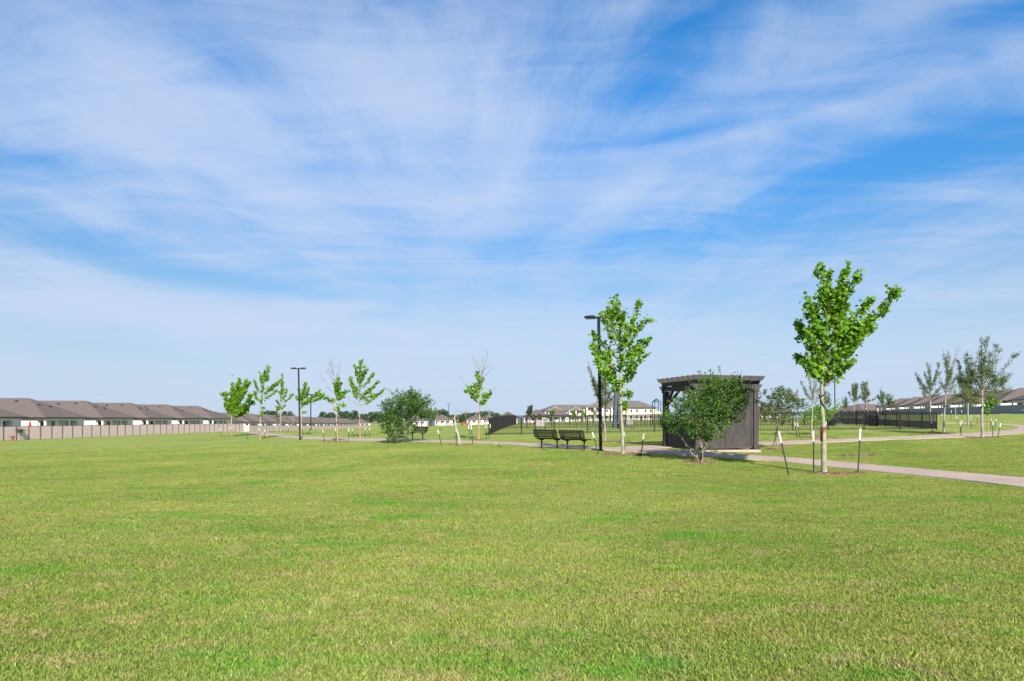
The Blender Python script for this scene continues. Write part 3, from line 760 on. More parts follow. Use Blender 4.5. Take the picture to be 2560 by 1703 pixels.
STAKES = [('S1', 7.99, 19.71, 0.01, 1.3, -0.27), ('S1', 9.1, 20.6, 0.02, 1.27, 0.0), ('S1', 10.28, 20.29, 0.02, 1.34, 0.07), ('S2', 3.33, 26.32, 0.29, 0.88, -0.23), ('S2', 4.77, 28.8, 0.33, 0.79, -0.05),
 ('S2', 4.87, 25.79, 0.25, 0.85, 0.11), ('stump', -3.62, 35.15, 0.28, 0.86, -0.21), ('stump', -2.96, 36.33, 0.3, 0.96, -0.04), ('stump', -2.07, 36.07, 0.31, 1.09, -0.11),
 ('S3', -2.65, 43.21, 0.36, 0.94, -0.11), ('S3', -1.62, 42.98, 0.37, 0.96, 0.01), ('S3', -1.46, 43.82, 0.38, 0.99, 0.08), ('S4', -12.77, 46.48, 0.07, 0.9, -0.16),
 ('S4', -12.12, 47.11, 0.11, 0.92, -0.06), ('S4', -11.04, 46.01, 0.14, 0.94, 0.04), ('S5', -12.56, 54.14, 0.24, 0.7, -0.13), ('S5', -11.42, 52.98, 0.27, 0.75, 0.03),
 ('S5', -11.03, 52.87, 0.28, 0.73, 0.0), ('S6', -27.61, 64.9, 0.04, 0.8, -0.25), ('S6', -29.09, 70.91, 0.06, 0.83, -0.29), ('S7', -21.42, 55.4, 0.01, 0.84, -0.23),
 ('S7', -21.69, 58.58, 0.06, 0.86, -0.03), ('S7', -20.58, 56.65, 0.04, 0.8, 0.07), ('S8', -24.17, 73.55, 0.22, 0.82, 0.13), ('S9', -19.55, 65.69, 0.2, 0.9, 0.17),
 ('S9', -20.92, 68.12, 0.2, 0.72, -0.04), ('E3', 26.18, 42.45, 0.8, 0.81, -0.12), ('E2', 44.88, 71.52, 1.39, 0.92, 0.2), ('E6', 49.81, 77.49, 1.55, 1.19, 0.14), ('E6', 54.34, 82.44, 1.7, 1.13, -0.07),
 ('E5', 40.99, 62.79, 1.16, 0.81, -0.11), ('E2', 26.3, 39.97, 0.67, 0.81, -0.05), ('E2', 28.94, 44.1, 0.82, 0.79, 0.11), ('E5', 35.49, 52.72, 0.94, 0.8, -0.2), ('E5', 42.35, 63.02, 1.16, 0.89, 0.04),
 ('E5', 45.22, 66.36, 1.25, 0.89, 0.14), ('S10', 37.68, 53.74, 0.92, 0.84, 0.09), ('S10', 38.76, 54.8, 0.94, 0.77, 0.08), ('E4', 28.25, 40.11, 0.64, 0.9, 0.02), ('E4', 27.47, 38.62, 0.59, 0.87, 0.2),
 ('far', 89.93, 120.0, 2.61, 0.91, -0.18), ('E7', 16.81, 40.24, 0.61, 0.9, -0.15), ('E7', 16.66, 39.49, 0.58, 0.88, -0.13), ('E7', 18.53, 40.36, 0.64, 0.9, 0.07)]
MAIN_PATH = [(-31.33, 90.62), (-35.08, 95.79), (-31.55, 84.12), (-27.35, 74.1), (-24.49, 68.74), (-21.46, 63.58), (-17.9, 58.41), (-13.63, 52.85), (-9.3, 46.68), (-6.12, 42.61), (-3.55, 40.43), (-0.44, 37.46),
 (0.97, 35.04), (2.09, 32.12), (3.7, 29.65), (4.76, 29.22), (5.98, 27.8), (7.86, 26.76), (10.25, 25.76), (10.97, 24.01), (12.21, 20.44), (13.08, 17.45), (12.98, 13.67)]
SIDE_PATH = [(4.58, 29.52), (5.79, 30.87), (7.04, 31.62), (9.64, 32.92), (12.79, 34.92), (16.64, 36.42), (20.21, 37.5), (22.94, 38.38), (26.29, 40.27), (30.83, 43.52), (36.19, 48.64), (41.87, 54.97),
 (45.23, 60.31), (46.58, 65.16), (45.89, 68.11), (42.93, 68.73)]


# ------------------------------------------------------------------ ground
def smooth_line(pts, step=0.6):
    P = np.array(pts, float)
    P = np.vstack([2 * P[0] - P[1], P, 2 * P[-1] - P[-2]])
    res = []
    for i in range(1, len(P) - 2):
        p0, p1, p2, p3 = P[i - 1:i + 3]
        n = max(2, int(np.hypot(*(p2 - p1)) / step))
        for k in range(n):
            s = k / n
            res.append(0.5 * (2 * p1 + (p2 - p0) * s + (2 * p0 - 5 * p1 + 4 * p2 - p3) * s * s + (3 * p1 - p0 - 3 * p2 + p3) * s ** 3))
    res.append(P[-2])
    L = np.array(res)
    for _ in range(4):
        L[1:-1] = (L[:-2] + 2 * L[1:-1] + L[2:]) / 4
    return L


PATH_W = 0.98
LINES = [smooth_line(MAIN_PATH), smooth_line(SIDE_PATH)]
PERG_O = Vector((7.70, 28.61, 0))
PERG_A = R(15)
PERG_L, PERG_D, PERG_H = 3.02, 2.95, 3.17
PERG_Z = 0.345
E1 = Vector((math.cos(PERG_A), math.sin(PERG_A), 0))
E2 = Vector((-math.sin(PERG_A), math.cos(PERG_A), 0))


def path_dist(X, Y):
    d = np.full(X.shape, 1e9)
    for L in LINES:
        for p in L:
            d = np.minimum(d, np.hypot(X - p[0], Y - p[1]))
    return d


def axis_pts(lo, hi, fine, n_out, far):
    inner = np.arange(lo, hi + fine, fine)
    k = np.arange(1, n_out + 1) / n_out
    up = hi + fine + (far - hi) * k ** 3.2
    dn = lo - fine - (far + lo) * k ** 3.2
    return np.concatenate([dn[::-1], inner, up])


def build_ground():
    xs = axis_pts(-70, 80, 1.0, 46, 4000)
    ys = np.concatenate([-20 - 200 * (np.arange(8, 0, -1) / 8) ** 2, axis_pts(-18, 130, 1.0, 60, 4500)[60:]])
    nx, ny = len(xs), len(ys)
    X, Y = np.meshgrid(xs, ys)
    Z = height(X.ravel(), Y.ravel())
    co = np.stack([X.ravel(), Y.ravel(), Z], 1)
    idx = np.arange(nx * ny).reshape(ny, nx)
    f = np.stack([idx[:-1, :-1], idx[:-1, 1:], idx[1:, 1:], idx[1:, :-1]], -1).reshape(-1, 4)
    me = bpy.data.meshes.new('lawn')
    me.from_pydata(co.tolist(), [], f.tolist())
    me.polygons.foreach_set('use_smooth', [True] * len(me.polygons))
    o = mesh_obj('lawn', me, M['lawn'])
    tag(o, 'wide mown yellow green park lawn sloping gently', kind='structure')


build_ground()


def strip(name, L, w, mat, lift, label):
    n = len(L)
    tan = np.gradient(L, axis=0)
    tan /= np.linalg.norm(tan, axis=1)[:, None]
    nor = np.stack([-tan[:, 1], tan[:, 0]], 1)
    cols = np.array([-1, -0.985, -0.5, 0, 0.5, 0.985, 1]) * w
    dz = np.array([-0.06, 0, 0, 0.004, 0, 0, -0.06])
    vs = []
    for k, c in enumerate(cols):
        p = L + nor * c
        z = height(p[:, 0], p[:, 1]) + lift + dz[k]
        vs.append(np.stack([p[:, 0], p[:, 1], z], 1))
    V = np.stack(vs, 1).reshape(-1, 3)
    m = len(cols)
    F = [(i * m + k, i * m + k + 1, (i + 1) * m + k + 1, (i + 1) * m + k) for i in range(n - 1) for k in range(m - 1)]
    me = bpy.data.meshes.new(name)
    me.from_pydata(V.tolist(), [], F)
    bm = bmesh.new()
    bm.from_mesh(me)
    bmesh.ops.recalc_face_normals(bm, faces=bm.faces)
    if sum(f.normal.z for f in bm.faces) < 0:
        bmesh.ops.reverse_faces(bm, faces=bm.faces)
    bm.to_mesh(me)
    bm.free()
    return tag(mesh_obj(name, me, mat), label, kind='structure')


strip('path', LINES[0], PATH_W, M['path'], 0.030, 'long curving pinkish concrete footpath crossing the lawn')
strip('path_branch', LINES[1], PATH_W * 0.9, M['path'], 0.024, 'concrete path branching behind the pergola and looping at right')

# slab under the pergola
slab = MB()
for q in [0]:
    a = PERG_O - E1 * 0.12 - E2 * 0.30
    pts = [a, a + E1 * (PERG_L + 0.02), a + E1 * (PERG_L + 0.02) + E2 * (PERG_D + 0.45), a + E2 * (PERG_D + 0.45)]
    slab.add([(p.x, p.y, PERG_Z - 0.35) for p in pts] + [(p.x, p.y, PERG_Z) for p in pts],
             [(4, 5, 6, 7), (0, 1, 5, 4), (1, 2, 6, 5), (2, 3, 7, 6), (3, 0, 4, 7)])
tag(slab.build('pergola_slab', M['path']), 'pale concrete slab under the dark pergola', kind='structure')


# ------------------------------------------------------------------ grass blades (uncountable)
def blade_patch(name, seed, n=560, rad=0.30, hmin=0.010, hmax=0.036):
    r = np.random.default_rng(seed)
    a = r.uniform(0, 2 * np.pi, n)
    d = rad * np.sqrt(r.uniform(0, 1, n))
    bx, by = d * np.cos(a), d * np.sin(a)
    h = r.uniform(hmin, hmax, n)
    yaw = r.uniform(0, 2 * np.pi, n)
    lean = r.uniform(0.2, 1.4, n) * h
    la = r.uniform(0, 2 * np.pi, n)
    w = r.uniform(0.0018, 0.0042, n)
    cx, cy = np.cos(yaw) * w, np.sin(yaw) * w
    lx, ly = np.cos(la) * lean, np.sin(la) * lean
    V = np.zeros((n, 5, 3))
    V[:, 0] = np.stack([bx - cx, by - cy, np.full(n, -0.008)], 1)
    V[:, 1] = np.stack([bx + cx, by + cy, np.full(n, -0.008)], 1)
    V[:, 2] = np.stack([bx + cx * 0.8 + lx * 0.4, by + cy * 0.8 + ly * 0.4, h * 0.6], 1)
    V[:, 3] = np.stack([bx - cx * 0.8 + lx * 0.4, by - cy * 0.8 + ly * 0.4, h * 0.6], 1)
    V[:, 4] = np.stack([bx + lx, by + ly, h], 1)
    k = np.arange(n) * 5
    F4 = np.stack([k, k + 1, k + 2, k + 3], 1).tolist()
    F3 = np.stack([k + 3, k + 2, k + 4], 1).tolist()
    me = bpy.data.meshes.new(name)
    me.from_pydata(V.reshape(-1, 3).tolist(), [], F4 + F3)
    lv = me.attributes.new('lv', 'FLOAT', 'POINT')
    lv.data.foreach_set('value', np.repeat(r.uniform(0, 1, n), 5))
    dr = me.attributes.new('dry', 'FLOAT', 'POINT')
    dr.data.foreach_set('value', np.repeat((r.uniform(0, 1, n) > 0.82) * r.uniform(0.3, 0.9, n), 5))
    me.materials.append(M['blade'])
    return bpy.data.objects.new(name, me)


def build_grass():
    pc = bpy.data.collections.new('grass_patches')
    for i in range(4):
        pc.objects.link(blade_patch('grass_patch', 40 + i))
    N = GRASS_N
    y = np.sqrt(3.0 ** 2 + (46.0 ** 2 - 3.0 ** 2) * rng.uniform(0, 1, N))
    keep = rng.uniform(0, 1, N) < np.interp(y, [3, 9, 14, 24, 38, 46], [1.0, 1.0, 0.7, 0.4, 0.15, 0.0])
    y = y[keep]
    x = rng.uniform(-0.84, 0.84, len(y)) * (y + 1.5)
    ok = path_dist(x, y) > PATH_W + 0.16
    x, y = x[ok], y[ok]
    # keep off the slab
    lx = (x - PERG_O.x) * E1.x + (y - PERG_O.y) * E1.y
    ly = (x - PERG_O.x) * E2.x + (y - PERG_O.y) * E2.y
    ok = ~((lx > -0.5) & (lx < PERG_L + 0.6) & (ly > -0.75) & (ly < PERG_D + 0.6))
    x, y = x[ok], y[ok]
    for (mx, my, mr) in MULCH_SPOTS:
        ok = np.hypot((x - mx), (y - my)) > mr * 0.72 + rng.uniform(0, 0.25, len(x))
        x, y = x[ok], y[ok]
    z = height(x, y)
    me = bpy.data.meshes.new('grass')
    me.from_pydata(np.stack([x, y, z], 1).tolist(), [], [])
    n = len(x)
    at = me.attributes.new('turn', 'FLOAT', 'POINT')
    at.data.foreach_set('value', rng.uniform(0, 6.28, n))
    # lush tufts stand taller
    at = me.attributes.new('size', 'FLOAT', 'POINT')
    at.data.foreach_set('value', rng.uniform(0.8, 1.25, n))
    o = mesh_obj('grass', me)
    tag(o, 'short mown grass blades covering the near lawn', 'grass', kind='stuff')
    ng = bpy.data.node_groups.new('grass_scatter', 'GeometryNodeTree')
    ng.interface.new_socket('Geometry', in_out='INPUT', socket_type='NodeSocketGeometry')
    ng.interface.new_socket('Geometry', in_out='OUTPUT', socket_type='NodeSocketGeometry')
    nn, ll = ng.nodes, ng.links
    gi, go = nn.new('NodeGroupInput'), nn.new('NodeGroupOutput')
    ci = nn.new('GeometryNodeCollectionInfo')
    ci.inputs['Collection'].default_value = pc
    ci.inputs['Separate Children'].default_value = True
    ci.inputs['Reset Children'].default_value = True
    ip = nn.new('GeometryNodeInstanceOnPoints')
    ip.inputs['Pick Instance'].default_value = True
    t1 = nn.new('GeometryNodeInputNamedAttribute')
    t1.data_type = 'FLOAT'
    t1.inputs['Name'].default_value = 'turn'
    t2 = nn.new('GeometryNodeInputNamedAttribute')
    t2.data_type = 'FLOAT'
    t2.inputs['Name'].default_value = 'size'
    cx = nn.new('ShaderNodeCombineXYZ')
    e2r = nn.new('FunctionNodeEulerToRotation')
    ll.new(t1.outputs[0], cx.inputs[2])
    ll.new(cx.outputs[0], e2r.inputs[0])
    ll.new(gi.outputs[0], ip.inputs['Points'])
    ll.new(ci.outputs[0], ip.inputs['Instance'])
    ll.new(e2r.outputs[0], ip.inputs['Rotation'])
    ll.new(t2.outputs[0], ip.inputs['Scale'])
    ll.new(ip.outputs[0], go.inputs[0])
    md = o.modifiers.new('scatter', 'NODES')
    md.node_group = ng


GRASS_N = 46000
MULCH_SPOTS = []


# ------------------------------------------------------------------ trees
def leaf_outline(kind):
    if kind == 'sycamore':
        half = [(0.03, 0.14), (0.02, 0.40), (0.26, 0.33), (0.50, 0.52), (0.64, 0.27)]
        o = [(0.0, 0.0)] + half + [(1.0, 0.0)] + [(x, -y) for x, y in half[::-1]]
        vs = [(0.36, 0.0, 0.05)] + [(x, y, -0.10 * abs(y) - 0.05 * x) for x, y in o]
        fs = [(0, i + 1, (i + 1) % len(o) + 1) for i in range(len(o))]
    elif kind == 'syc_far':
        o = [(0, 0), (0.15, 0.42), (0.55, 0.5), (1, 0), (0.55, -0.5), (0.15, -0.42)]
        vs = [(0.4, 0, 0.06)] + [(x, y, -0.1 * abs(y)) for x, y in o]
        fs = [(0, i + 1, (i + 1) % 6 + 1) for i in range(6)]
    else:
        vs = [(0, 0, 0), (0.45, 0.26, 0.05), (1, 0, -0.03), (0.45, -0.26, 0.05)]
        fs = [(0, 1, 2), (0, 2, 3)]
    return np.array(vs), fs


def leaves_mesh(name, pos, dirs, size, kind, r, mat, flat=0.35, lv_bias=None):
    """pos, dirs: n x 3; one leaf each"""
    n = len(pos)
    T, fs = leaf_outline(kind)
    d = dirs / np.maximum(np.linalg.norm(dirs, axis=1)[:, None], 1e-6)
    ref = r.normal(size=(n, 3)) * (1 - flat) + np.array([0, -0.5, 0.8]) * flat * 2
    s = np.cross(ref, d)
    s /= np.maximum(np.linalg.norm(s, axis=1)[:, None], 1e-6)
    u = np.cross(d, s)
    sz = size * r.uniform(0.6, 1.25, n)
    V = pos[:, None, :] + sz[:, None, None] * (T[None, :, 0, None] * d[:, None, :] + T[None, :, 1, None] * s[:, None, :] + T[None, :, 2, None] * u[:, None, :])
    m = len(T)
    fa = np.array(fs)
    F = (fa[None] + (np.arange(n) * m)[:, None, None]).reshape(-1, 3)
    me = bpy.data.meshes.new(name)
    me.vertices.add(n * m)
    me.vertices.foreach_set('co', V.reshape(-1))
    me.loops.add(len(F) * 3)
    me.loops.foreach_set('vertex_index', F.reshape(-1))
    me.polygons.add(len(F))
    me.polygons.foreach_set('loop_start', np.arange(len(F)) * 3)
    me.update(calc_edges=True)
    lv = np.clip(r.normal(0.5, 0.2, n) + (0 if lv_bias is None else lv_bias), 0, 1)
    lv[r.uniform(0, 1, n) > 0.993] = 1.0
    lv = np.where(lv < 1.0, np.minimum(lv, 0.96), lv)
    a = me.attributes.new('lv', 'FLOAT', 'POINT')
    a.data.foreach_set('value', np.repeat(lv, m))
    me.materials.append(mat)
    return me


def trunk_at(tr, z):
    """x of the trunk polyline at height z"""
    p = (0.0, 0.0)
    for q in tr:
        if q[1] >= z:
            f = (z - p[1]) / max(q[1] - p[1], 1e-4)
            return p[0] + (q[0] - p[0]) * f
        p = q
    return tr[-1][0]


WIND = np.array([0.85, 0.25, -0.15])


def make_tree(key, kind, X, Y, Z, rad, trunk, limbs, leaf, dens, spread, label, cat='tree', group=None, name='young_tree', bark=None):
    r = np.random.default_rng(abs(hash_key(key)))
    root = empty(name, (X, Y, gz(X, Y) - 0.02))
    H = trunk[-1][1]
    bark = bark or {'sycamore': 'syc_bark' if Y < 35 else 'tan_bark', 'elm': 'grey_bark', 'bare': 'grey_bark'}[kind]
    tb = MB()
    near = Y < 45
    pts = [(0, 0, -0.15), (0, 0, 0.02), (0.0, 0.0, 0.25)] + [(x, 0.03 * math.sin(z * 2.1), z) for x, z in trunk]
    rr = [rad * 1.35, rad * 1.25, rad * 1.02] + [max(rad * (1 - 0.93 * (z / H)) + 0.002, 0.005) for x, z in trunk]
    # subdivide the trunk for a natural line
    P2, R2 = [], []
    for i in range(len(pts) - 1):
        a, b = Vector(pts[i]), Vector(pts[i + 1])
        n = 3 if near else 1
        for k in range(n):
            P2.append(a.lerp(b, k / n) + Vector((r.normal() * 0.006, r.normal() * 0.006, 0)) * (i > 1))
            R2.append(rr[i] + (rr[i + 1] - rr[i]) * k / n)
    P2.append(Vector(pts[-1]))
    R2.append(rr[-1])
    ks = max(3, int(len(P2) * 0.62))
    tb.tube(P2[:ks + 1], R2[:ks + 1], 9 if near else 6)
    trunk_o = tb.build('trunk', M[bark], root, smooth=True)
    lb = MB()
    lb.tube(P2[ks:], [max(q * 0.8, 0.004) for q in R2[ks:]], 6, cap=False)
    lp, ld, lbias = [], [], []
    if kind != 'bare' and key not in ('S3', 'S4', 'E2'):
        zz = r.uniform(0.52, 1.0, int(dens * H * 0.42)) * H
        q = np.stack([[trunk_at(trunk, v) for v in zz], np.zeros(len(zz)), zz], 1)
        lp.append(q + r.normal(size=(len(zz), 3)) * spread * 0.45 * (1.25 - zz / H)[:, None])
        ld.append(r.normal(size=(len(zz), 3)) * 0.7 + WIND[None] * WINDY + np.array([0, 0, -0.1]))
    n_limb = 6 if near else 4
    for (az_, tx, tz, flag) in limbs:
        a = Vector((trunk_at(trunk, az_), 0, az_))
        reach = math.hypot(tx - a.x, tz - a.z)
        dep = r.uniform(-1, 1) * min(0.2 + 0.38 * reach, 0.75)
        b = Vector((tx, dep, tz))
        mid = a.lerp(b, 0.5) + Vector((0.06 * (tx - a.x), 0, -0.10 * reach)) + Vector(r.normal(size=3) * 0.04 * reach)
        cv = [a * (1 - t) ** 2 + mid * 2 * t * (1 - t) + b * t * t for t in np.linspace(0, 1, 7)]
        r0 = min(rad * 0.42, 0.012 + 0.010 * reach)
        lb.tube(cv, list(np.linspace(r0, 0.004 if near else 0.008, 7)), n_limb, cap=False)
        # twigs
        ntw = max(2, int(reach * (5 if flag else 3)))
        for k in range(ntw):
            t = r.uniform(0.25, 0.98)
            p = Vector(np.interp(t * 6, range(7), [c.x for c in cv]).item() if False else (0, 0, 0))
            i = min(5, int(t * 6))
            p = cv[i].lerp(cv[i + 1], t * 6 - i)
            dv = (cv[i + 1] - cv[i]).normalized()
            side = Vector(r.normal(size=3))
            side = (dv * 0.7 + side.normalized() * 0.8 + Vector((0.1, 0, 0.25))).normalized()
            ln = r.uniform(0.4, 1.0) * (spread * 1.5 if flag else 0.45)
            q = p + side * ln
            lb.tube([p, p.lerp(q, 0.5) + Vector(r.normal(size=3) * 0.02), q], [0.006 if near else 0.009, 0.005 if near else 0.008, 0.003 if near else 0.006], 3, cap=False)
            if flag and (flag == 1 or t < 0.62):
                m = max(1, int(dens * spread * 1.0 * r.uniform(0.3, 1.6)))
                ff = r.uniform(0.25, 1.05, m)
                base = np.array(p)[None] + (np.array(q) - np.array(p))[None] * ff[:, None] + r.normal(size=(m, 3)) * spread * 0.22
                lp.append(base)
                ld.append(r.normal(size=(m, 3)) * 0.6 + np.array(side)[None] * 0.4 + WIND[None] * WINDY + np.array([0, 0, -0.25]))
        if flag:
            m = int(dens * reach * 1.0) + 4
            t = r.uniform(0.22, 1.0, m) if flag == 1 else r.uniform(0.15, 0.6, m)
            ii = np.minimum(5, (t * 6).astype(int))
            cvn = np.array([list(c) for c in cv])
            base = cvn[ii] + (cvn[ii + 1] - cvn[ii]) * (t * 6 - ii)[:, None]
            base = base + r.normal(size=(m, 3)) * spread * 0.42 * (1.15 - 0.55 * t)[:, None]
            lp.append(base)
            ld.append(r.normal(size=(m, 3)) * 0.7 + WIND[None] * WINDY + np.array([0, 0, -0.2]))
    tag(lb.build('branches', M['limb_bark' if kind != 'bare' else 'grey_bark'], root, smooth=True), kind='stuff')
    if lp:
        lp, ld = np.vstack(lp), np.vstack(ld)
        shape = 'sycamore' if (kind == 'sycamore' and Y < 35) else ('syc_far' if kind == 'sycamore' else 'small')
        mt = M[{'sycamore': 'syc_leaf', 'elm': 'elm_leaf', 'bare': 'elm_leaf'}[kind]]
        if key in DARK:
            mt = M['dark_leaf']
        if kind == 'elm' and Y > 95:
            mt = M['elm_leaf']
        me = leaves_mesh('crown', lp, ld, leaf, shape, r, mt)
        tag(mesh_obj('crown', me, None, root), kind='stuff')
    tag(root, label, cat, group)
    return root


WINDY = 0.55
DARK = {'E5', 'D1', 'G1', 'G3'}


def hash_key(k):
    h = 7
    for ch in k:
        h = h * 131 + ord(ch)
    return h % 100003


TREE_LABELS = {
    'S1': ('tall windblown bright green sycamore in front, maroon band on its trunk', 'staked young sycamores'),
    'S2': ('bright green sycamore growing beside the lamp post and two benches', 'staked young sycamores'),
    'S3': ('sycamore with bare top twigs left of the black fence corner', 'staked young sycamores'),
    'S4': ('sycamore with a bare dead crown top right of the lamp post', 'staked young sycamores'),
    'S5': ('wide open green sycamore left of the round bush', 'staked young sycamores'),
    'S6': ('dense round sycamore, leftmost tree on the lawn', 'staked young sycamores'),
    'S7': ('tall thin sycamore second from left beside the path bend', 'staked young sycamores'),
    'S8': ('small sycamore between the thin one and the left lamp post', 'staked young sycamores'),
    'S9': ('low spreading sycamore just behind the left lamp post', 'staked young sycamores'),
    'S10': ('short bright green sapling behind the big tree at far right', 'staked young sycamores'),
    'E1': ('upright feathery tree left of the green sycamore beyond the path', 'small leaved park trees'),
    'E2': ('sparse pale trunk tree with bent bare top right of black fence', 'small leaved park trees'),
    'E3': ('rounded light green tree behind the right end of black fence', 'small leaved park trees'),
    'E4': ('largest grey green windswept tree near the right path loop', 'small leaved park trees'),
    'E5': ('dark dense tree inside the path loop at right', 'small leaved park trees'),
    'E6': ('thin distant tree between the two pale trunk trees at right', 'small leaved park trees'),
    'E7': ('sparse pale stemmed tree behind the tall front sycamore', 'small leaved park trees'),
    'F1': ('distant vase shaped tree above black fence, left of the pointed one', 'distant trees beyond the dog park'),
    'F2': ('distant pointed tree above the black fence with bare tip', 'distant trees beyond the dog park'),
    'F3': ('distant feathery tree above the person in blue', 'distant trees beyond the dog park'),
    'F4': ('small distant tree in front of brown roofs right of person', 'distant trees beyond the dog park'),
    'F5': ('smallest distant tree right of the tall sycamore trunk', 'distant trees beyond the dog park'),
    'F6': ('faint distant tree just right of the front sycamore trunk', 'distant trees beyond the dog park'),
    'G1': ('dark green conical tree beyond the black fence left part', 'trees before the apartments'),
    'G2': ('low rounded tree right of the dark conical tree', 'trees before the apartments'),
    'G3': ('pointed green tree left of the apartment roofs', 'trees before the apartments'),
    'G4': ('leafy tree peeking over the black fence corner', 'trees before the apartments'),
    'G5': ('small tree before the left end of apartment building', 'trees before the apartments'),
    'G6': ('small tree beneath the white apartment gable', 'trees before the apartments'),
    'G7': ('yellowish small tree left of the tall lamp pole by apartments', 'trees before the apartments'),
    'B1': ('bare thin sapling above the white house roof', 'bare saplings'),
    'B2': ('bare leaning sapling behind the broken white trunk', 'bare saplings'),
    'B3': ('bare sapling before the distant round tree clump', 'bare saplings'),
    'B4': ('bare thin sapling just left of black fence corner', 'bare saplings'),
    'B5': ('tiny bare sapling behind the left lamp post', 'bare saplings'),
    'D1': ('small dark thin sapling before brown roofs at left', 'small leaved park trees'),
}
TREE_POS = {}
for (key, kind, X, Y, Z, rad, trunk, limbs, leaf, dens, spread) in TREES:
    nm = {'sycamore': 'sycamore_tree', 'elm': 'elm_tree', 'bare': 'bare_sapling'}[kind]
    lab, grp = TREE_LABELS[key]
    t = make_tree(key, kind, X, Y, Z, rad, trunk, limbs, leaf, dens, spread, lab, 'sapling' if kind == 'bare' else 'tree', grp, nm)
    TREE_POS[key] = (X, Y, t)

# maroon wrap, rubber strap and guy wires on the front sycamore; straps on others
s1x, s1y, s1 = TREE_POS['S1']
s1t = TREES[0][6]
wr = MB()
wr.tube([(trunk_at(s1t, z) - 0.002, 0.03 * math.sin(z * 2.1), z) for z in (0.98, 1.12, 1.26, 1.40)], [0.081, 0.081, 0.080, 0.078], 10)
tag(wr.build('trunk_wrap', M['wrap'], s1, smooth=True), 'maroon wrap band round the trunk')
st = MB()
st.tube([(-0.15, -0.06, 2.28), (-0.02, -0.11, 2.38), (0.04, -0.04, 2.45), (0.0, 0.06, 2.44), (-0.13, 0.04, 2.33), (-0.15, -0.06, 2.28)], 0.018, 5)
st.tube([(-0.15, -0.06, 2.28), (-0.08, -0.10, 2.08), (0.06, -0.10, 1.85)], 0.014, 5)
tag(st.build('tree_tie', M['strap'], s1, smooth=True), 'black rubber tie looped round the trunk')
for key, z in (('S2', 1.95), ('S3', 1.75), ('S4', 1.35), ('S5', 1.5), ('E2', 1.7), ('E3', 1.6), ('E4', 1.8)):
    e = [t for t in TREES if t[0] == key][0]
    b = MB()
    x = trunk_at(e[6], z)
    rr_ = e[5] + 0.02
    b.tube([(x + rr_ * math.cos(a), rr_ * math.sin(a), z + 0.05 * math.cos(a)) for a in np.linspace(0, 2 * math.pi, 9)], 0.02, 5)
    b.build('tree_tie', M['strap'], TREE_POS[key][2])


# ------------------------------------------------------------------ bushes
def make_bush(key, X, Y, lobes, leaf, count, mat, bark, label, group, name='crepe_myrtle_bush', dep=0.55, stems=True, base=(0, 0), windy=0.3):
    """lobes: (x, z, r) in metres from the base"""
    r = np.random.default_rng(hash_key(key))
    root = empty(name, (X, Y, gz(X, Y) - 0.02))
    vol = sum(l[2] ** 2.2 for l in lobes)
    lp, ld, lb_ = [], [], []
    sb = MB()
    wmax = max(abs(l[0]) + l[2] for l in lobes)
    for (lx, lz, lr) in lobes:
        yd = r.uniform(-1, 1) * dep * wmax * (0.55 + 0.3 * r.uniform())
        cs = [(lx, yd, lz), (lx + r.normal() * lr * 0.2, -yd * 0.7, lz + r.normal() * lr * 0.15)]
        for c in cs:
            n = int(count * lr ** 2.2 / vol / 2)
            v = r.normal(size=(n, 3))
            v /= np.linalg.norm(v, axis=1)[:, None]
            # sprays: leaves gathered along short shoots
            ns = max(6, n // 22)
            sh = r.normal(size=(ns, 3))
            sh /= np.linalg.norm(sh, axis=1)[:, None]
            sh[:, 2] = sh[:, 2] * 0.8 + 0.35
            pick = r.integers(0, ns, n)
            rad = lr * (0.2 + r.uniform(0.7, 1.35, ns)[pick] * r.uniform(0, 1, n) ** 0.65)
            p = np.array(c)[None] + sh[pick] * rad[:, None] + v * lr * 0.10
            lp.append(p)
            ld.append(v * 0.7 + sh[pick] * 0.6 + WIND[None] * windy + np.array([0, 0, 0.1]))
            if stems and c is cs[0] and (lr > 0.44 or r.uniform() > 0.8):
                a = Vector((base[0] + r.normal() * 0.06, r.normal() * 0.06, 0.0))
                b = Vector(c)
                m = a.lerp(b, 0.45) + Vector((-(b.x - a.x) * 0.15, 0, 0.12 * b.z)) + Vector(r.normal(size=3) * 0.06)
                cv = [a * (1 - t) ** 2 + m * 2 * t * (1 - t) + b * t * t + Vector(r.normal(size=3) * 0.045) * (0 < t < 1) for t in np.linspace(0, 1, 8)]
                sb.tube([a - Vector((0, 0, 0.1))] + cv, [0.036] + list(np.linspace(0.027, 0.005, 8)), 5, cap=False)
                for s_ in sh[:7]:
                    e = b + Vector(s_) * lr * 0.95
                    sb.tube([b, b.lerp(e, 0.55) + Vector(r.normal(size=3) * 0.02), e], [0.009, 0.006, 0.003], 3, cap=False)
    if stems:
        tag(sb.build('stems', M[bark], root, smooth=True), kind='stuff')
    me = leaves_mesh('foliage', np.vstack(lp), np.vstack(ld), leaf, 'small', r, M[mat])
    tag(mesh_obj('foliage', me, None, root), kind='stuff')
    tag(root, label, 'bush', group)
    return root


def px_lobes(base, s, L):
    return [((u - base[0]) * s, (base[1] - v) * s, r_ * s) for u, v, r_ in L]


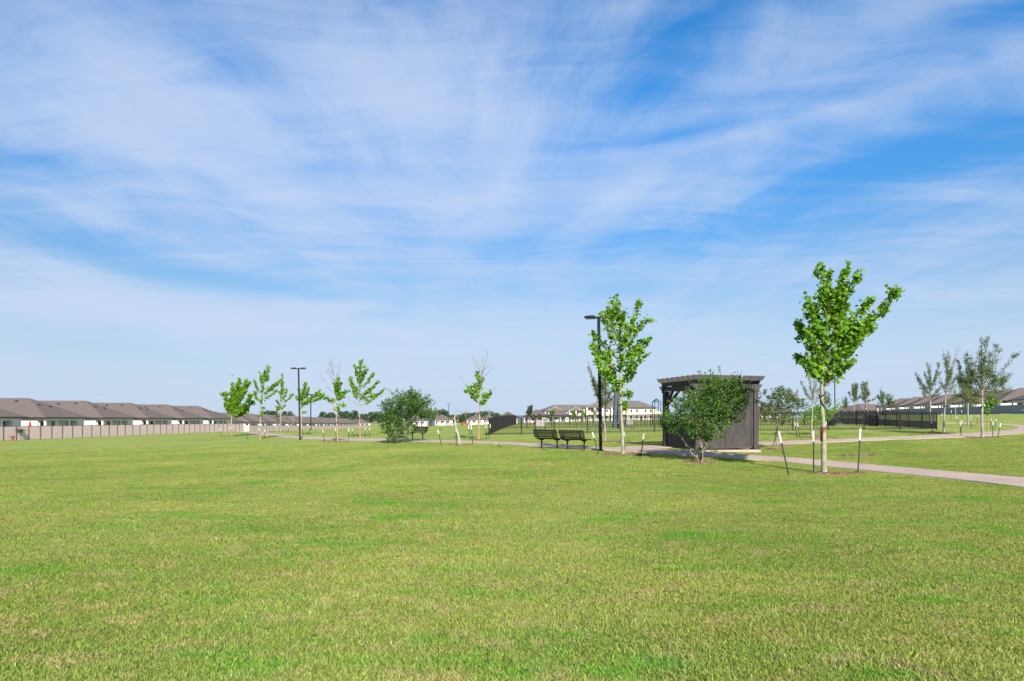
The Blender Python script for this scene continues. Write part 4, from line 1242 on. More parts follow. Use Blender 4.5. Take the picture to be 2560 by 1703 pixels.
BUSH_FRONT = [(-0.72, 1.48, 0.40), (-0.90, 1.25, 0.34), (-0.35, 1.95, 0.42), (0.13, 2.38, 0.46), (0.62, 2.55, 0.42), (1.10, 2.45, 0.42), (1.22, 2.2, 0.42), (0.98, 1.75, 0.45), (0.41, 1.92, 0.62), (-0.15, 1.50, 0.55),
              (-0.62, 1.12, 0.34), (-1.22, 1.40, 0.25), (1.48, 2.1, 0.26), (0.5, 1.29, 0.42), (1.0, 1.4, 0.30), (0.13, 1.01, 0.34), (1.17, 2.85, 0.16), (-0.85, 2.05, 0.20), (-0.45, 2.35, 0.16), (1.68, 2.15, 0.13), (0.2, 2.2, 0.4), (-0.15, 0.45, 0.12), (0.35, 0.42, 0.1), (-0.35, 0.95, 0.27), (0.4, 0.88, 0.26), (0.0, 1.25, 0.36)]
make_bush('bf', 6.59, 23.88, BUSH_FRONT, 0.086, 17500, 'crepe_leaf', 'stem_bark', 'large dark green multi stemmed bush in front of the pergola', 'crepe myrtle bushes')
BUSH_LEFT = [(-0.23, 0.54, 0.52), (0.12, 0.31, 0.36), (-0.47, 1.13, 0.47), (-0.35, 1.71, 0.52), (0.35, 1.6, 0.66), (1.06, 1.71, 0.66), (1.64, 1.83, 0.58), (1.41, 2.3, 0.58), (0.7, 2.18, 0.58), (1.29, 2.77, 0.33), (0.82, 2.77, 0.33),
             (0.12, 2.3, 0.52), (-0.23, 2.18, 0.35), (-0.6, 2.3, 0.14), (-0.63, 2.07, 0.19), (2.11, 1.6, 0.35), (0.59, 1.01, 0.58), (0.35, 0.54, 0.42), (0.87, 2.54, 0.24), (1.81, 2.42, 0.33), (1.06, 0.78, 0.28)]
make_bush('bl', -6.93, 40.08, BUSH_LEFT, 0.10, 14500, 'crepe_leaf', 'grey_bark', 'round windswept green bush left of the lone distant bench', 'crepe myrtle bushes', windy=0.6)
BUSH_RIGHT = [(-0.41, 2.07, 0.32), (0.04, 2.34, 0.36), (0.58, 2.52, 0.32), (0.85, 2.25, 0.36), (0.4, 1.98, 0.45), (-0.14, 1.71, 0.36), (0.94, 1.8, 0.36), (0.67, 1.44, 0.32), (0.22, 1.35, 0.32), (-0.5, 1.44, 0.25), (1.12, 2.07, 0.18), (-0.41, 2.43, 0.22), (-0.6, 1.8, 0.2), (0.3, 2.6, 0.2)]
make_bush('br', 11.85, 30.74, BUSH_RIGHT, 0.085, 5000, 'elm_leaf', 'stem_bark', 'sparse open bush with crooked stems right of the pergola', 'crepe myrtle bushes')
LOW_CLUMP = [(-0.35, 1.05, 0.42), (0.3, 1.4, 0.48), (0.95, 1.5, 0.38), (-0.6, 1.15, 0.25), (0.05, 0.8, 0.34), (0.6, 1.05, 0.36), (0.0, 1.55, 0.3)]
make_bush('lc', 18.55, 41.6, LOW_CLUMP, 0.12, 1500, 'syc_leaf', 'limb_bark', 'low bright green leafy clump behind the front sycamore trunk', None, name='low_shrub')

# ------------------------------------------------------------------ mulch rings
def mulch(x, y, rx, ry, label, name='mulch_patch', seed=0):
    r = np.random.default_rng(seed)
    n, k = 28, 4
    vs, fs = [(0, 0, 0.05)], []
    ph = r.uniform(0, 6, 3)
    for j in range(1, k + 1):
        for i in range(n):
            a = 2 * math.pi * i / n
            w = 1 + 0.18 * math.sin(2 * a + ph[0]) + 0.14 * math.sin(5 * a + ph[1]) + 0.08 * math.sin(9 * a + ph[2])
            f = j / k
            vs.append((rx * w * f * math.cos(a), ry * w * f * math.sin(a), 0.05 * (1 - f ** 2) + 0.006 - 0.03 * (f == 1) + r.uniform(0, 0.012) * (f < 1)))
    for i in range(n):
        fs.append((0, 1 + i, 1 + (i + 1) % n))
    for j in range(k - 1):
        for i in range(n):
            a, b = 1 + j * n + i, 1 + j * n + (i + 1) % n
            fs.append((a, a + n, b + n, b))
    z0 = gz(x, y)
    vs = [(p[0], p[1], p[2] + gz(x + p[0], y + p[1]) - z0) for p in vs]
    b = MB().add(vs, fs)
    for _ in range(int(90 * rx)):
        a, f = r.uniform(0, 6.28), math.sqrt(r.uniform()) * 0.95
        cx, cy = rx * f * math.cos(a), ry * f * math.sin(a)
        h = r.uniform(0.01, 0.04)
        d = r.uniform(0, 6.28)
        l = r.uniform(0.02, 0.06)
        zz = gz(x + cx, y + cy) - z0 + 0.03
        b.bar((cx - l * math.cos(d), cy - l * math.sin(d), zz), (cx + l * math.cos(d), cy + l * math.sin(d), zz + h), 0.02, 0.012)
    o = b.build(name, M['mulch'])
    o.location = (x, y, z0)
    tag(o, label, 'mulch', 'mulch patches under plants', 'stuff')
    MULCH_SPOTS.append((x, y, max(rx, ry) * 0.9))


mulch(9.5, 20.2, 0.95, 0.42, 'brown mulch ring round the front sycamore', seed=1)
mulch(6.55, 23.8, 0.62, 0.40, 'brown mulch at the foot of the large bush', seed=2)
mulch(4.3, 26.0, 0.95, 0.5, 'brown mulch ring round the sycamore by the lamp', seed=3)
mulch(5.6, 37.4, 1.0, 0.6, 'mulch mound under the feathery tree beyond the path', seed=4)
mulch(11.85, 30.7, 0.5, 0.35, 'mulch at the foot of the sparse bush', seed=5)
mulch(17.6, 39.6, 1.3, 0.5, 'mulch strip under the pale stemmed tree', seed=6)
mulch(-2.5, 34.7, 0.5, 0.4, 'mulch round the broken white trunk', seed=7)
mulch(-11.8, 46.2, 0.7, 0.5, 'mulch round the bare topped sycamore', seed=8)
mulch(-2.1, 43.1, 0.6, 0.4, 'mulch round the sycamore near the black fence', seed=9)
mulch(-26.9, 65.2, 1.0, 0.8, 'mulch ring under the leftmost dense tree', seed=10)
mulch(26.6, 38.6, 1.1, 0.5, 'mulch under the largest windswept tree at right', seed=11)
mulch(26.8, 42.5, 0.9, 0.5, 'mulch under the sparse pale trunk tree', seed=12)
mulch(41.4, 61.9, 0.9, 0.5, 'mulch under the dark dense tree', seed=13)
mulch(13.9, 27.4, 0.85, 0.16, 'thin strip of bare soil on the right lawn', 'soil_patch', seed=14)
mulch(13.2, 33.4, 0.55, 0.3, 'small bare soil patch behind the near path', 'soil_patch', seed=15)
build_grass()

# ------------------------------------------------------------------ stakes
stake_v = [(0.022, 0), (0.0, 0.004), (-0.022, 0)]


def make_stake(h, near):
    root = empty('stake')
    b = MB()
    w = 0.020
    b.box(-w, w, -0.004, 0.004, -0.25, h * 0.74)
    b.box(-0.004, 0.004, 0.004, 0.030, -0.25, h * 0.739)
    if near:
        for k in range(int(h * 0.7 / 0.06)):
            b.box(-0.008, 0.008, -0.009, -0.004, 0.05 + k * 0.06, 0.075 + k * 0.06)
    b.build('shaft', M['stake'], root)
    c = MB()
    c.box(-w - 0.003, w + 0.003, -0.008, 0.006, h * 0.74, h)
    c.box(-0.006, 0.006, 0.006, 0.034, h * 0.74, h * 0.998)
    c.build('white_cap', M['white_cap'], root)
    return root


ORD = {'S1': ['tilted steel stake left of the front sycamore', 'upright steel stake just left of the front sycamore trunk', 'steel stake right of the front sycamore'],
       'S2': ['leaning stake beside the lamp post base', 'stake hidden behind the trunk by the lamp post', 'stake between the lamp side sycamore and the pergola'],
       'stump': ['stake with a wire loop left of the broken white trunk', 'stake touching the broken white trunk', 'stake right of the broken white trunk, nearer the path'],
       'S3': ['stake left of the sycamore near the black fence, beyond the path', 'stake right of the bare topped sycamore by the fence', 'stake standing at the black fence corner'],
       'S4': ['tilted stake left of the bare crowned sycamore', 'stake against the bare crowned sycamore trunk', 'stake right of the bare crowned sycamore'],
       'S5': ['tilted stake left of the wide open sycamore', 'first of two stakes right of the wide open sycamore', 'second of two stakes right of the wide open sycamore'],
       'S6': ['tilted stake left of the dense leftmost tree', 'stake leaning against the dense leftmost tree'],
       'S7': ['tilted stake left of the tall thin sycamore', 'stake hugging the tall thin sycamore trunk', 'stake right of the tall thin sycamore'],
       'S8': ['stake right of the small sycamore left of the lamp'],
       'S9': ['stake right of the left lamp post', 'stake hidden behind the left lamp post'],
       'E3': ['stake in front of the right end of the black fence'],
       'E2': ['stake just right of the black fence, far back', 'nearer stake right of the sparse pale trunk', 'reddish leaning stake right of the sparse pale trunk'],
       'E6': ['far stake left of the thin distant tree', 'far stake right of the thin distant tree'],
       'E5': ['stake left of the dark dense tree', 'leaning stake before the dark dense tree', 'stake close right of the dark dense trunk', 'stake between the dark tree and the largest tree'],
       'S10': ['left stake of the pair by the short sapling', 'right stake of the pair by the short sapling'],
       'E4': ['upright stake right of the largest tree', 'leaning stake furthest right by the path loop'],
       'far': ['far stake cut by the right picture edge'],
       'E7': ['left of two tilted stakes behind the sparse bush', 'right of two tilted stakes behind the sparse bush', 'stake right of the front trunk, beyond the far path']}
cnt = {}
for (g, X, Y, Z, H, lean) in STAKES:
    i = cnt.get(g, 0)
    cnt[g] = i + 1
    near = Y < 30
    s = make_stake(H, near)
    s.location = (X, Y, gz(X, Y))
    s.rotation_euler = (random.uniform(-0.05, 0.05), math.atan2(lean, H), random.uniform(-0.5, 0.5))
    tag(s, ORD[g][i] + ' with white cap', 'stake', 'white capped tree stakes')
    if g == 'stump' and i == 0:
        b = MB()
        b.tube([(0.0 + 0.02, 0, H * 0.98)] + [(0.13 + 0.11 * math.cos(a), 0, H * 0.97 + 0.05 * math.sin(a)) for a in np.linspace(math.pi, -math.pi, 12)], 0.010, 4)
        b.build('wire_loop', M['strap'], s)

# guy wires of the two front trees
def wire(p, q, label, parent=None):
    b = MB()
    b.tube([p, q], 0.002, 4)
    o = b.build('guy_wire', M['wire'])
    tag(o, label, 'wire', 'guy wires')


wire((9.22, 20.25, 1.95), (10.28, 20.29, 1.10), 'thin guy wire from front sycamore to its right stake')
wire((9.2, 20.3, 2.25), (7.80, 19.71, 1.05), 'thin guy wire from front sycamore to its left stake')

# broken white trunk
root = empty('broken_trunk', (-2.65, 34.79, gz(-2.65, 34.79)))
b = MB()
b.tube([(0, 0, -0.1), (0.0, 0, 0.05), (-0.04, 0, 0.35), (-0.14, 0.02, 0.72), (-0.22, 0.0, 0.98), (-0.24, 0, 1.2), (-0.28, 0, 1.38), (-0.27, 0, 1.50)], [0.07, 0.062, 0.056, 0.05, 0.042, 0.05, 0.035, 0.012], 8)
b.tube([(-0.24, 0, 1.2), (-0.14, 0.05, 1.3), (-0.06, 0.05, 1.28)], [0.02, 0.012, 0.005], 5)
b.tube([(-0.28, 0, 1.36), (-0.36, -0.05, 1.44), (-0.40, -0.05, 1.43)], [0.015, 0.01, 0.004], 5)
b.build('trunk', M['pale_bark'], root, smooth=True)
r = np.random.default_rng(3)
pos = np.array([-0.27, 0, 1.42])[None] + r.normal(size=(34, 3)) * [0.08, 0.06, 0.1]
me = leaves_mesh('dry_leaves', pos, r.normal(size=(34, 3)), 0.09, 'small', r, M['terracotta'])
tag(mesh_obj('dry_leaves', me, None, root), kind='stuff')
tag(root, 'short leaning broken white trunk with a few dry leaves', 'dead tree')

# ------------------------------------------------------------------ lamps
def make_lamp(H, arm, hl):
    root = empty('street_lamp')
    b = MB()
    w = 0.062
    b.bevel_box(-w, w, -w, w, 0.0, H - 0.12, 0.008)
    pole = b.build('pole', M['lamp_paint'], root)
    b = MB()
    b.bevel_box(-0.12, 0.12, -0.12, 0.12, -0.05, 0.03, 0.015)
    b.build('base_cover', M['lamp_paint'], root)
    b = MB()
    b.box(-arm, arm, -0.035, 0.035, H - 0.115, H - 0.055)
    b.bevel_box(-0.075, 0.075, -0.075, 0.075, H - 0.16, H - 0.05, 0.012)
    b.build('arm', M['lamp_paint'], root)
    for s in (-1, 1):
        b = MB()
        x0, x1 = (arm * 0.6, arm * 0.6 + hl)
        pr = [(s * x0, H - 0.13), (s * x0, H - 0.03), (s * (x0 + 0.1), H - 0.012), (s * (x1 - 0.06), H - 0.02), (s * x1, H - 0.05), (s * x1, H - 0.09), (s * (x0 + 0.08), H - 0.125)]
        b.prism([(p, q) for p, q in pr], 1, -0.17, 0.17)
        h = b.build('lamp_head', M['lamp_paint'], root)
        c = MB()
        c.box(min(s * (x0 + 0.14), s * (x1 - 0.05)), max(s * (x0 + 0.14), s * (x1 - 0.05)), -0.13, 0.13, H - 0.134, H - 0.126)
        c.build('lens', M['lens'], h)
    return root


LAMPS = [(3.67, 28.23, 5.62, R(-12), 'tall black double headed lamp post beside the two benches', R(-0.9)),
         (-16.63, 53.56, 5.68, R(14), 'black double headed lamp post among the left trees', R(-1.2)),
         (-31.83, 108, 5.7, R(40), 'distant thin lamp post right of the left lamp', 0),
         (-16.66, 180, 5.75, R(10), 'distant lamp post at the white house corner', 0),
         (10.24, 75, 5.7, R(80), 'dark lamp post hidden behind the feathery tree', 0),
         (44.92, 95, 5.8, R(60), 'lamp post rising behind the front sycamore crown', 0),
         (64.82, 125, 5.6, R(80), 'distant lamp post behind the pointed tree', 0),
         (-21.41, 290, 5.8, R(10), 'very distant lamp post left of the black fence', 0),
         (28.42, 250, 5.8, R(80), 'distant lamp post before the apartment building', 0)]
for i, (x, y, h, rz, lab, lean) in enumerate(LAMPS):
    l = make_lamp(h, 0.24, 0.44)
    l.location = (x, y, gz(x, y) + 0.0)
    l.rotation_euler = (0, lean, rz)
    tag(l, lab, 'lamp post', 'double headed lamp posts')

# ------------------------------------------------------------------ benches
def make_bench(L=1.20):
    """sitter faces +y; backrest at -y"""
    root = empty('park_bench')
    bm_ = M['black_metal']
    # seat: expanded metal, slats joined as mesh grid over a rim
    def mesh_panel(name, x0, x1, p0, p1, n_l, n_c, parent):
        b = MB()
        p0, p1 = Vector(p0), Vector(p1)
        for k in range(n_c + 1):
            x = x0 + (x1 - x0) * k / n_c
            b.bar((x, p0.y, p0.z), (x, p1.y, p1.z), 0.018, 0.006, (1, 0, 0))
        for k in range(n_l + 1):
            q = p0.lerp(p1, k / n_l)
            b.bar((x0, q.y, q.z), (x1, q.y, q.z), 0.020, 0.006)
        return tag(b.build(name, bm_, parent), kind='stuff')
    h = L / 2
    seat = MB()
    seat.tube([(-h, -0.20, 0.44), (h, -0.20, 0.44), (h, 0.21, 0.45), (-h, 0.21, 0.45), (-h, -0.20, 0.44)], 0.022, 6)
    so = seat.build('seat', bm_, root)
    mesh_panel('seat_mesh', -h, h, (0, -0.20, 0.445), (0, 0.21, 0.455), 14, 40, so)
    back = MB()
    back.tube([(-h, -0.27, 0.52), (h, -0.27, 0.52), (h, -0.40, 0.82), (-h, -0.40, 0.82), (-h, -0.27, 0.52)], 0.024, 6)
    bo = back.build('backrest', bm_, root)
    mesh_panel('back_mesh', -h, h, (0, -0.27, 0.525), (0, -0.40, 0.82), 10, 40, bo)
    for s in (-1, 1):
        x = s * (h - 0.18)
        b = MB()
        b.tube([(x, 0.16, 0.405), (x, -0.12, 0.40), (x, -0.22, 0.42), (x, -0.29, 0.50), (x, -0.425, 0.83)], 0.030, 7)
        b.bar((x, 0.16, 0.42), (x, -0.15, 0.415), 0.06, 0.03)
        b.build('back_support', bm_, root, smooth=True)
        b = MB()
        b.tube([(x, -0.02, -0.25), (x, -0.02, 0.41)], 0.036, 10)
        b.build('leg', bm_, root, smooth=True)
    return root


bench = make_bench()
for i, (x, y, rz, lab) in enumerate([(1.66, 30.1, R(-38), 'black mesh bench, left one of the pair by the lamp'), (2.70, 28.8, R(-38), 'black mesh bench, right one beside the lamp post'),
                                     (-6.17, 44.5, R(150), 'lone distant black bench right of the round bush')]):
    o = bench if i == 0 else copy_tree(bench)
    o.location = (x, y, gz(x, y))
    o.rotation_euler = (0, 0, rz)
    tag(o, lab, 'bench', 'black metal mesh benches')

# ------------------------------------------------------------------ pergola
def build_pergola():
    root = empty('pergola', (PERG_O.x, PERG_O.y, PERG_Z), PERG_A)
    cw, ch = M['cedar'], M['cedar_h']
    L, D, H = PERG_L, PERG_D, PERG_H
    pw = 0.11
    zb = 2.60
    posts = [(pw, pw), (L - pw, pw), (pw, D - pw), (L - pw, D - pw)]
    for (x, y) in posts:
        b = MB()
        b.bevel_box(x - pw, x + pw, y - pw, y + pw, 0.0, zb, 0.008)
        p = b.build('post', cw, root)
        b = MB()
        b.bevel_box(x - pw - 0.035, x + pw + 0.035, y - pw - 0.035, y + pw + 0.035, 0.0, 0.16, 0.012)
        b.build('post_base', cw, p)
        b = MB()
        b.bevel_box(x - pw - 0.03, x + pw + 0.03, y - pw - 0.03, y + pw + 0.03, zb - 0.11, zb - 0.01, 0.01)
        b.build('post_cap', cw, p)
    ov = 0.17

    def scroll(l0, l1, z0, z1, e):
        """beam outline with ogee tails in (length, height)"""
        hh = z1 - z0
        tl = [(l0, z1), (l0, z1 - hh * 0.22), (l0 + e * 0.35, z1 - hh * 0.36), (l0 + e * 0.45, z1 - hh * 0.62), (l0 + e * 0.9, z1 - hh * 0.86), (l0 + e, z0)]
        trr = [(l1 - e, z0), (l1 - e * 0.9, z1 - hh * 0.86), (l1 - e * 0.45, z1 - hh * 0.62), (l1 - e * 0.35, z1 - hh * 0.36), (l1, z1 - hh * 0.22), (l1, z1)]
        return tl + trr
    # beams along x on front and back, doubled
    for y in (-0.022, 2 * pw - 0.022, D - 2 * pw - 0.022, D - 0.022):
        b = MB()
        b.prism(scroll(-ov, L + ov, zb - 0.01, zb + 0.20, 0.15), 1, y, y + 0.045)
        b.build('beam', ch, root)
    for x in (-0.002, L - 0.043):
        b = MB()
        b.box(x, x + 0.045, 2 * pw, D - 2 * pw, zb - 0.01, zb + 0.17)
        b.build('side_beam', cw, root)
    # joists along y
    n = 7
    for k in range(n):
        x = 0.02 + (L - 0.085) * k / (n - 1)
        b = MB()
        b.prism(scroll(-ov - 0.02, D + ov + 0.02, zb + 0.20, zb + 0.37, 0.13), 0, x, x + 0.045)
        b.build('joist', cw, root)
    # rafters along x
    m = 8
    for k in range(m):
        y = -ov + 0.03 + (D + 2 * ov - 0.10) * k / (m - 1)
        b = MB()
        b.prism(scroll(-ov - 0.05, L + ov + 0.05, zb + 0.37, zb + 0.56, 0.12), 1, y, y + 0.045)
        b.build('rafter', ch, root)
    # thin roof battens on top
    # knee braces
    for (p, q) in (((pw, 2 * pw, zb - 0.62), (pw, 2 * pw + 0.56, zb - 0.01)), ((pw, D - 2 * pw, zb - 0.62), (pw, D - 2 * pw - 0.56, zb - 0.01)),
                   ((2 * pw, D - pw, zb - 0.62), (2 * pw + 0.56, D - pw, zb - 0.01)), ((L - 2 * pw, D - pw, zb - 0.62), (L - 2 * pw - 0.56, D - pw, zb - 0.01))):
        b = MB()
        b.bar(p, q, 0.10, 0.11)
        b.build('brace', cw, root)
    # front plank wall with an opening at upper left
    wall = empty('front_wall')
    wall.parent = root
    nP = 17
    wd = (L - 4 * pw) / nP
    rr = random.Random(4)
    for k in range(nP):
        x0 = 2 * pw + k * wd
        y0 = pw - 0.014 + rr.uniform(-0.003, 0.003)
        opening = 2 <= k <= 7
        b = MB()
        b.bevel_box(x0 + 0.003, x0 + wd - 0.003, y0, y0 + 0.025, 0.10, 1.12 if opening else zb - 0.10, 0.004)
        b.build('plank', cw, wall)
        if opening:
            b = MB()
            b.bevel_box(x0 + 0.003, x0 + wd - 0.003, y0, y0 + 0.025, 2.05, zb - 0.10, 0.004)
            b.build('plank', cw, wall)
    for (z0, z1) in ((0.06, 0.15), (zb - 0.14, zb - 0.045)):
        b = MB()
        b.box(2 * pw, L - 2 * pw, pw - 0.034, pw - 0.019, z0, z1)
        b.build('rail', ch, wall)
    b = MB()
    b.box(2 * pw + 2 * wd - 0.04, 2 * pw + 8 * wd + 0.04, pw - 0.04, pw + 0.04, 1.10, 1.18)
    b.box(2 * pw + 2 * wd - 0.04, 2 * pw + 8 * wd + 0.04, pw - 0.04, pw + 0.04, 2.0, 2.08)
    b.build('opening_frame', ch, wall)
    for x in (2 * pw + 0.002, L - 2 * pw - 0.062):
        b = MB()
        b.box(x, x + 0.06, pw - 0.036, pw - 0.02, 0.15, zb - 0.14)
        b.build('stile', cw, wall)
    # left low plank wall
    side = empty('low_side_wall')
    side.parent = root
    nP = 16
    wd = (D - 4 * pw) / nP
    for k in range(nP):
        y0 = 2 * pw + k * wd
        x0 = pw - 0.013 + rr.uniform(-0.003, 0.003)
        b = MB()
        b.bevel_box(x0, x0 + 0.025, y0 + 0.003, y0 + wd - 0.003, 0.10, 1.05, 0.004)
        b.build('plank', cw, side)
    b = MB()
    b.box(pw - 0.06, pw + 0.06, 2 * pw, D - 2 * pw, 1.05, 1.09)
    b.build('cap_rail', cw, side)
    b = MB()
    b.box(pw - 0.032, pw - 0.017, 2 * pw, D - 2 * pw, 0.06, 0.15)
    b.build('rail', cw, side)
    # right full plank wall
    rw = empty('right_wall')
    rw.parent = root
    for k in range(nP):
        y0 = 2 * pw + k * wd
        b = MB()
        b.bevel_box(L - pw - 0.012, L - pw + 0.013, y0 + 0.003, y0 + wd - 0.003, 0.10, zb - 0.03, 0.004)
        b.build('plank', cw, rw)
    # inner bench along the right wall
    b = MB()
    b.box(L - 0.75, L - 2 * pw, 0.5, D - 0.5, 0.42, 0.47)
    b.box(L - 0.72, L - 0.66, 0.55, 0.63, 0.0, 0.42)
    b.box(L - 0.72, L - 0.66, D - 0.63, D - 0.55, 0.0, 0.42)
    b.build('inner_bench', cw, root)
    tag(root, 'dark brown timber pergola with plank walls beside the path', 'pergola')
    # small pale box on the roof edge
    vb = empty('roof_sensor', (PERG_O + E1 * 2.05 - E2 * 0.02) + Vector((0, 0, PERG_Z + zb + 0.34)), PERG_A)
    b = MB()
    b.bevel_box(-0.045, 0.045, -0.23, -0.17, 0.06, 0.30, 0.01)
    b.build('box', M['wire'], vb)
    b = MB()
    b.tube([(0, -0.2, 0.30), (0, -0.2, 0.36), (0.0, -0.2, 0.42)], [0.02, 0.014, 0.02], 6)
    b.build('stem', M['wire'], vb)
    tag(vb, 'small pale box sensor on the pergola front rafter', 'sensor')


build_pergola()

# small fallen things on the lawn by the path
def bent(name, x, y, rz, label, tip=True):
    root = empty(name, (x, y, gz(x, y)), rz)
    b = MB()
    b.tube([(0, 0, 0.02), (0.12, 0, 0.03), (0.24, 0, 0.08), (0.3, 0, 0.13)], 0.016, 5)
    b.build('shaft', M['stake'], root)
    if tip:
        b = MB()
        b.tube([(0.3, 0, 0.13), (0.36, 0, 0.20)], 0.022, 5)
        b.build('white_cap', M['white_cap'], root)
    tag(root, label, 'stake')


bent('fallen_stake', -0.45, 32.2, R(160), 'fallen bent stake with white tip lying on the lawn')
bent('fallen_stake', 1.5, 28.5, R(150), 'small dark fallen stake in front of the benches', False)

# ------------------------------------------------------------------ dog park fence
PK_H = 1.25


def picket_fence(p, q, label, name='metal_fence', puppy=True, skip_first=False):
    p, q = Vector((p[0], p[1], 0)), Vector((q[0], q[1], 0))
    Lg = (q - p).length
    n = max(1, round(Lg / 2.44))
    d = (q - p) / Lg
    root = empty(name, (p.x, p.y, gz(p.x, p.y)), math.atan2(d.y, d.x))
    z0 = gz(p.x, p.y)

    def zt(s):
        w = p + d * s
        return gz(w.x, w.y) - z0
    step = Lg / n
    for k in range(n + 1):
        if k == 0 and skip_first:
            continue
        s = k * step
        z = zt(s)
        b = MB()
        b.bevel_box(s - 0.032, s + 0.032, -0.032, 0.032, z - 0.2, z + PK_H + 0.02, 0.006)
        b.box(s - 0.04, s + 0.04, -0.04, 0.04, z + PK_H + 0.021, z + PK_H + 0.045)
        b.build('post', M['black_metal'], root)
    for k in range(n):
        s0, s1 = k * step + 0.034, (k + 1) * step - 0.034
        za, zb_ = zt(s0), zt(s1)
        b = MB()
        for hh in (0.10, PK_H - 0.17, PK_H - 0.03):
            b.bar((s0, 0, za + hh), (s1, 0, zb_ + hh), 0.032, 0.034)
        if puppy:
            b.bar((s0, 0, za + 0.55), (s1, 0, zb_ + 0.55), 0.032, 0.03)
        b.build('rails', M['black_metal'], root)
        b = MB()
        m = int((s1 - s0) / 0.105)
        for j in range(m + 1):
            s = s0 + (s1 - s0) * (j + 0.5) / (m + 1)
            z = za + (zb_ - za) * (j + 0.5) / (m + 1)
            b.box(s - 0.010, s + 0.010, -0.010, 0.010, z + 0.06, z + PK_H - 0.03)
            if puppy:
                s2 = s + 0.05
                b.box(s2 - 0.008, s2 + 0.008, -0.008, 0.008, z + 0.06, z + 0.56)
        tag(b.build('pickets', M['black_metal'], root), kind='stuff')
    tag(root, label, 'fence', 'black dog park fences')
    return root


FL, FR = (-1.70, 50.2), (29.3, 47.1)
BL, BRR = (0.6, 95.0), (37.5, 92.0)
picket_fence(FL, FR, 'black metal picket fence along the front of the dog park', puppy=False)
picket_fence(FL, BL, 'black metal fence side receding at the left of dog park', skip_first=True)
ML, MR = (-0.9, 66.0), (32.0, 63.5)
picket_fence(ML, MR, 'black metal fence dividing the dog park across the middle', puppy=False, skip_first=True)
picket_fence(FR, (34.0, 75.0), 'black metal fence receding at the right end of dog park', skip_first=True)
picket_fence(BL, BRR, 'farthest black metal fence at the back of dog park', puppy=False, skip_first=True)

# dog park equipment ------------------------------------------------
def dog_walk():
    x, y = 8.5, 58.5
    root = empty('dog_walk_ramp', (x, y, gz(x, y)), R(-3))
    b = MB()
    b.bar((-0.75, 0, 0.50), (0.75, 0, 0.50), 0.42, 0.07)
    b.build('platform', M['slate'], root)
    for s in (-1, 1):
        b = MB()
        b.bar((s * 2.02, 0, 0.02), (s * 0.76, 0, 0.50), 0.42, 0.06)
        b.build('ramp', M['slate'], root)
        b = MB()
        b.box(s * 0.62 - 0.06, s * 0.62 + 0.06, -0.1, 0.1, -0.1, 0.465)
        b.build('leg', M['black_metal'], root)
    tag(root, 'grey dog agility ramp with platform inside the black fence', 'dog ramp')


dog_walk()
x, y = 9.62, 63.0
root = empty('timber_arch', (x, y, gz(x, y)), R(20))
for (p, q) in (((-0.22, 0, -0.1), (-0.02, 0.0, 3.35)), ((0.32, 0.1, -0.1), (0.30, 0.1, 3.3))):
    b = MB()
    b.bar(p, q, 0.26, 0.26, (0, 1, 0))
    b.build('post', M['slate'], root)
b = MB()
b.bar((-0.35, 0.05, 3.36), (0.6, 0.05, 3.36), 0.24, 0.2)
b.build('cross_beam', M['slate'], root)
tag(root, 'two tall thick slate grey posts behind the lamp side sycamore', 'post frame')


def notice(x, y, w, h, z0, rz, label):
    root = empty('notice_board', (x, y, gz(x, y)), rz)
    b = MB()
    b.bevel_box(-w / 2, w / 2, -0.02, 0.02, z0, z0 + h, 0.006)
    b.build('panel', M['board_pale'], root)
    for s in (-1, 1):
        b = MB()
        b.box(s * (w / 2 + 0.04) - 0.035, s * (w / 2 + 0.04) + 0.035, -0.03, 0.03, -0.1, z0 + h + 0.05)
        b.build('leg', M['black_metal'], root)
    tag(root, label, 'notice board', 'pale boards behind the fence')


notice(2.5, 60.5, 0.78, 0.55, 0.30, R(8), 'pale board behind the front fence above the left bench')
notice(13.4, 78.0, 0.85, 0.62, 0.15, R(-10), 'pale board behind the lamp side sycamore trunk')


def trash_can(x, y, h, w, label):
    root = empty('trash_can', (x, y, gz(x, y)))
    b = MB()
    b.tube([(0, 0, 0), (0, 0, 0.05), (0, 0, h * 0.8), (0, 0, h * 0.82)], [w * 0.9, w, w * 1.05, w * 1.1], 14)
    b.build('body', M['black_metal'], root, smooth=False)
    b = MB()
    b.tube([(0, 0, h * 0.82), (0, 0, h * 0.9), (0, 0, h)], [w * 1.1, w * 0.95, w * 0.45], 14)
    b.build('lid', M['black_metal'], root, smooth=True)
    tag(root, label, 'trash can', 'black trash cans')


trash_can(30.9, 58.4, 1.0, 0.42, 'black trash can beside the person in blue')
trash_can(28.3, 60.5, 0.55, 0.36, 'low black bin inside the dog park right of the trunk')
mulch(30.5, 66.0, 4.6, 0.5, 'long strip of brown soil inside the right fence', 'soil_patch', seed=21)


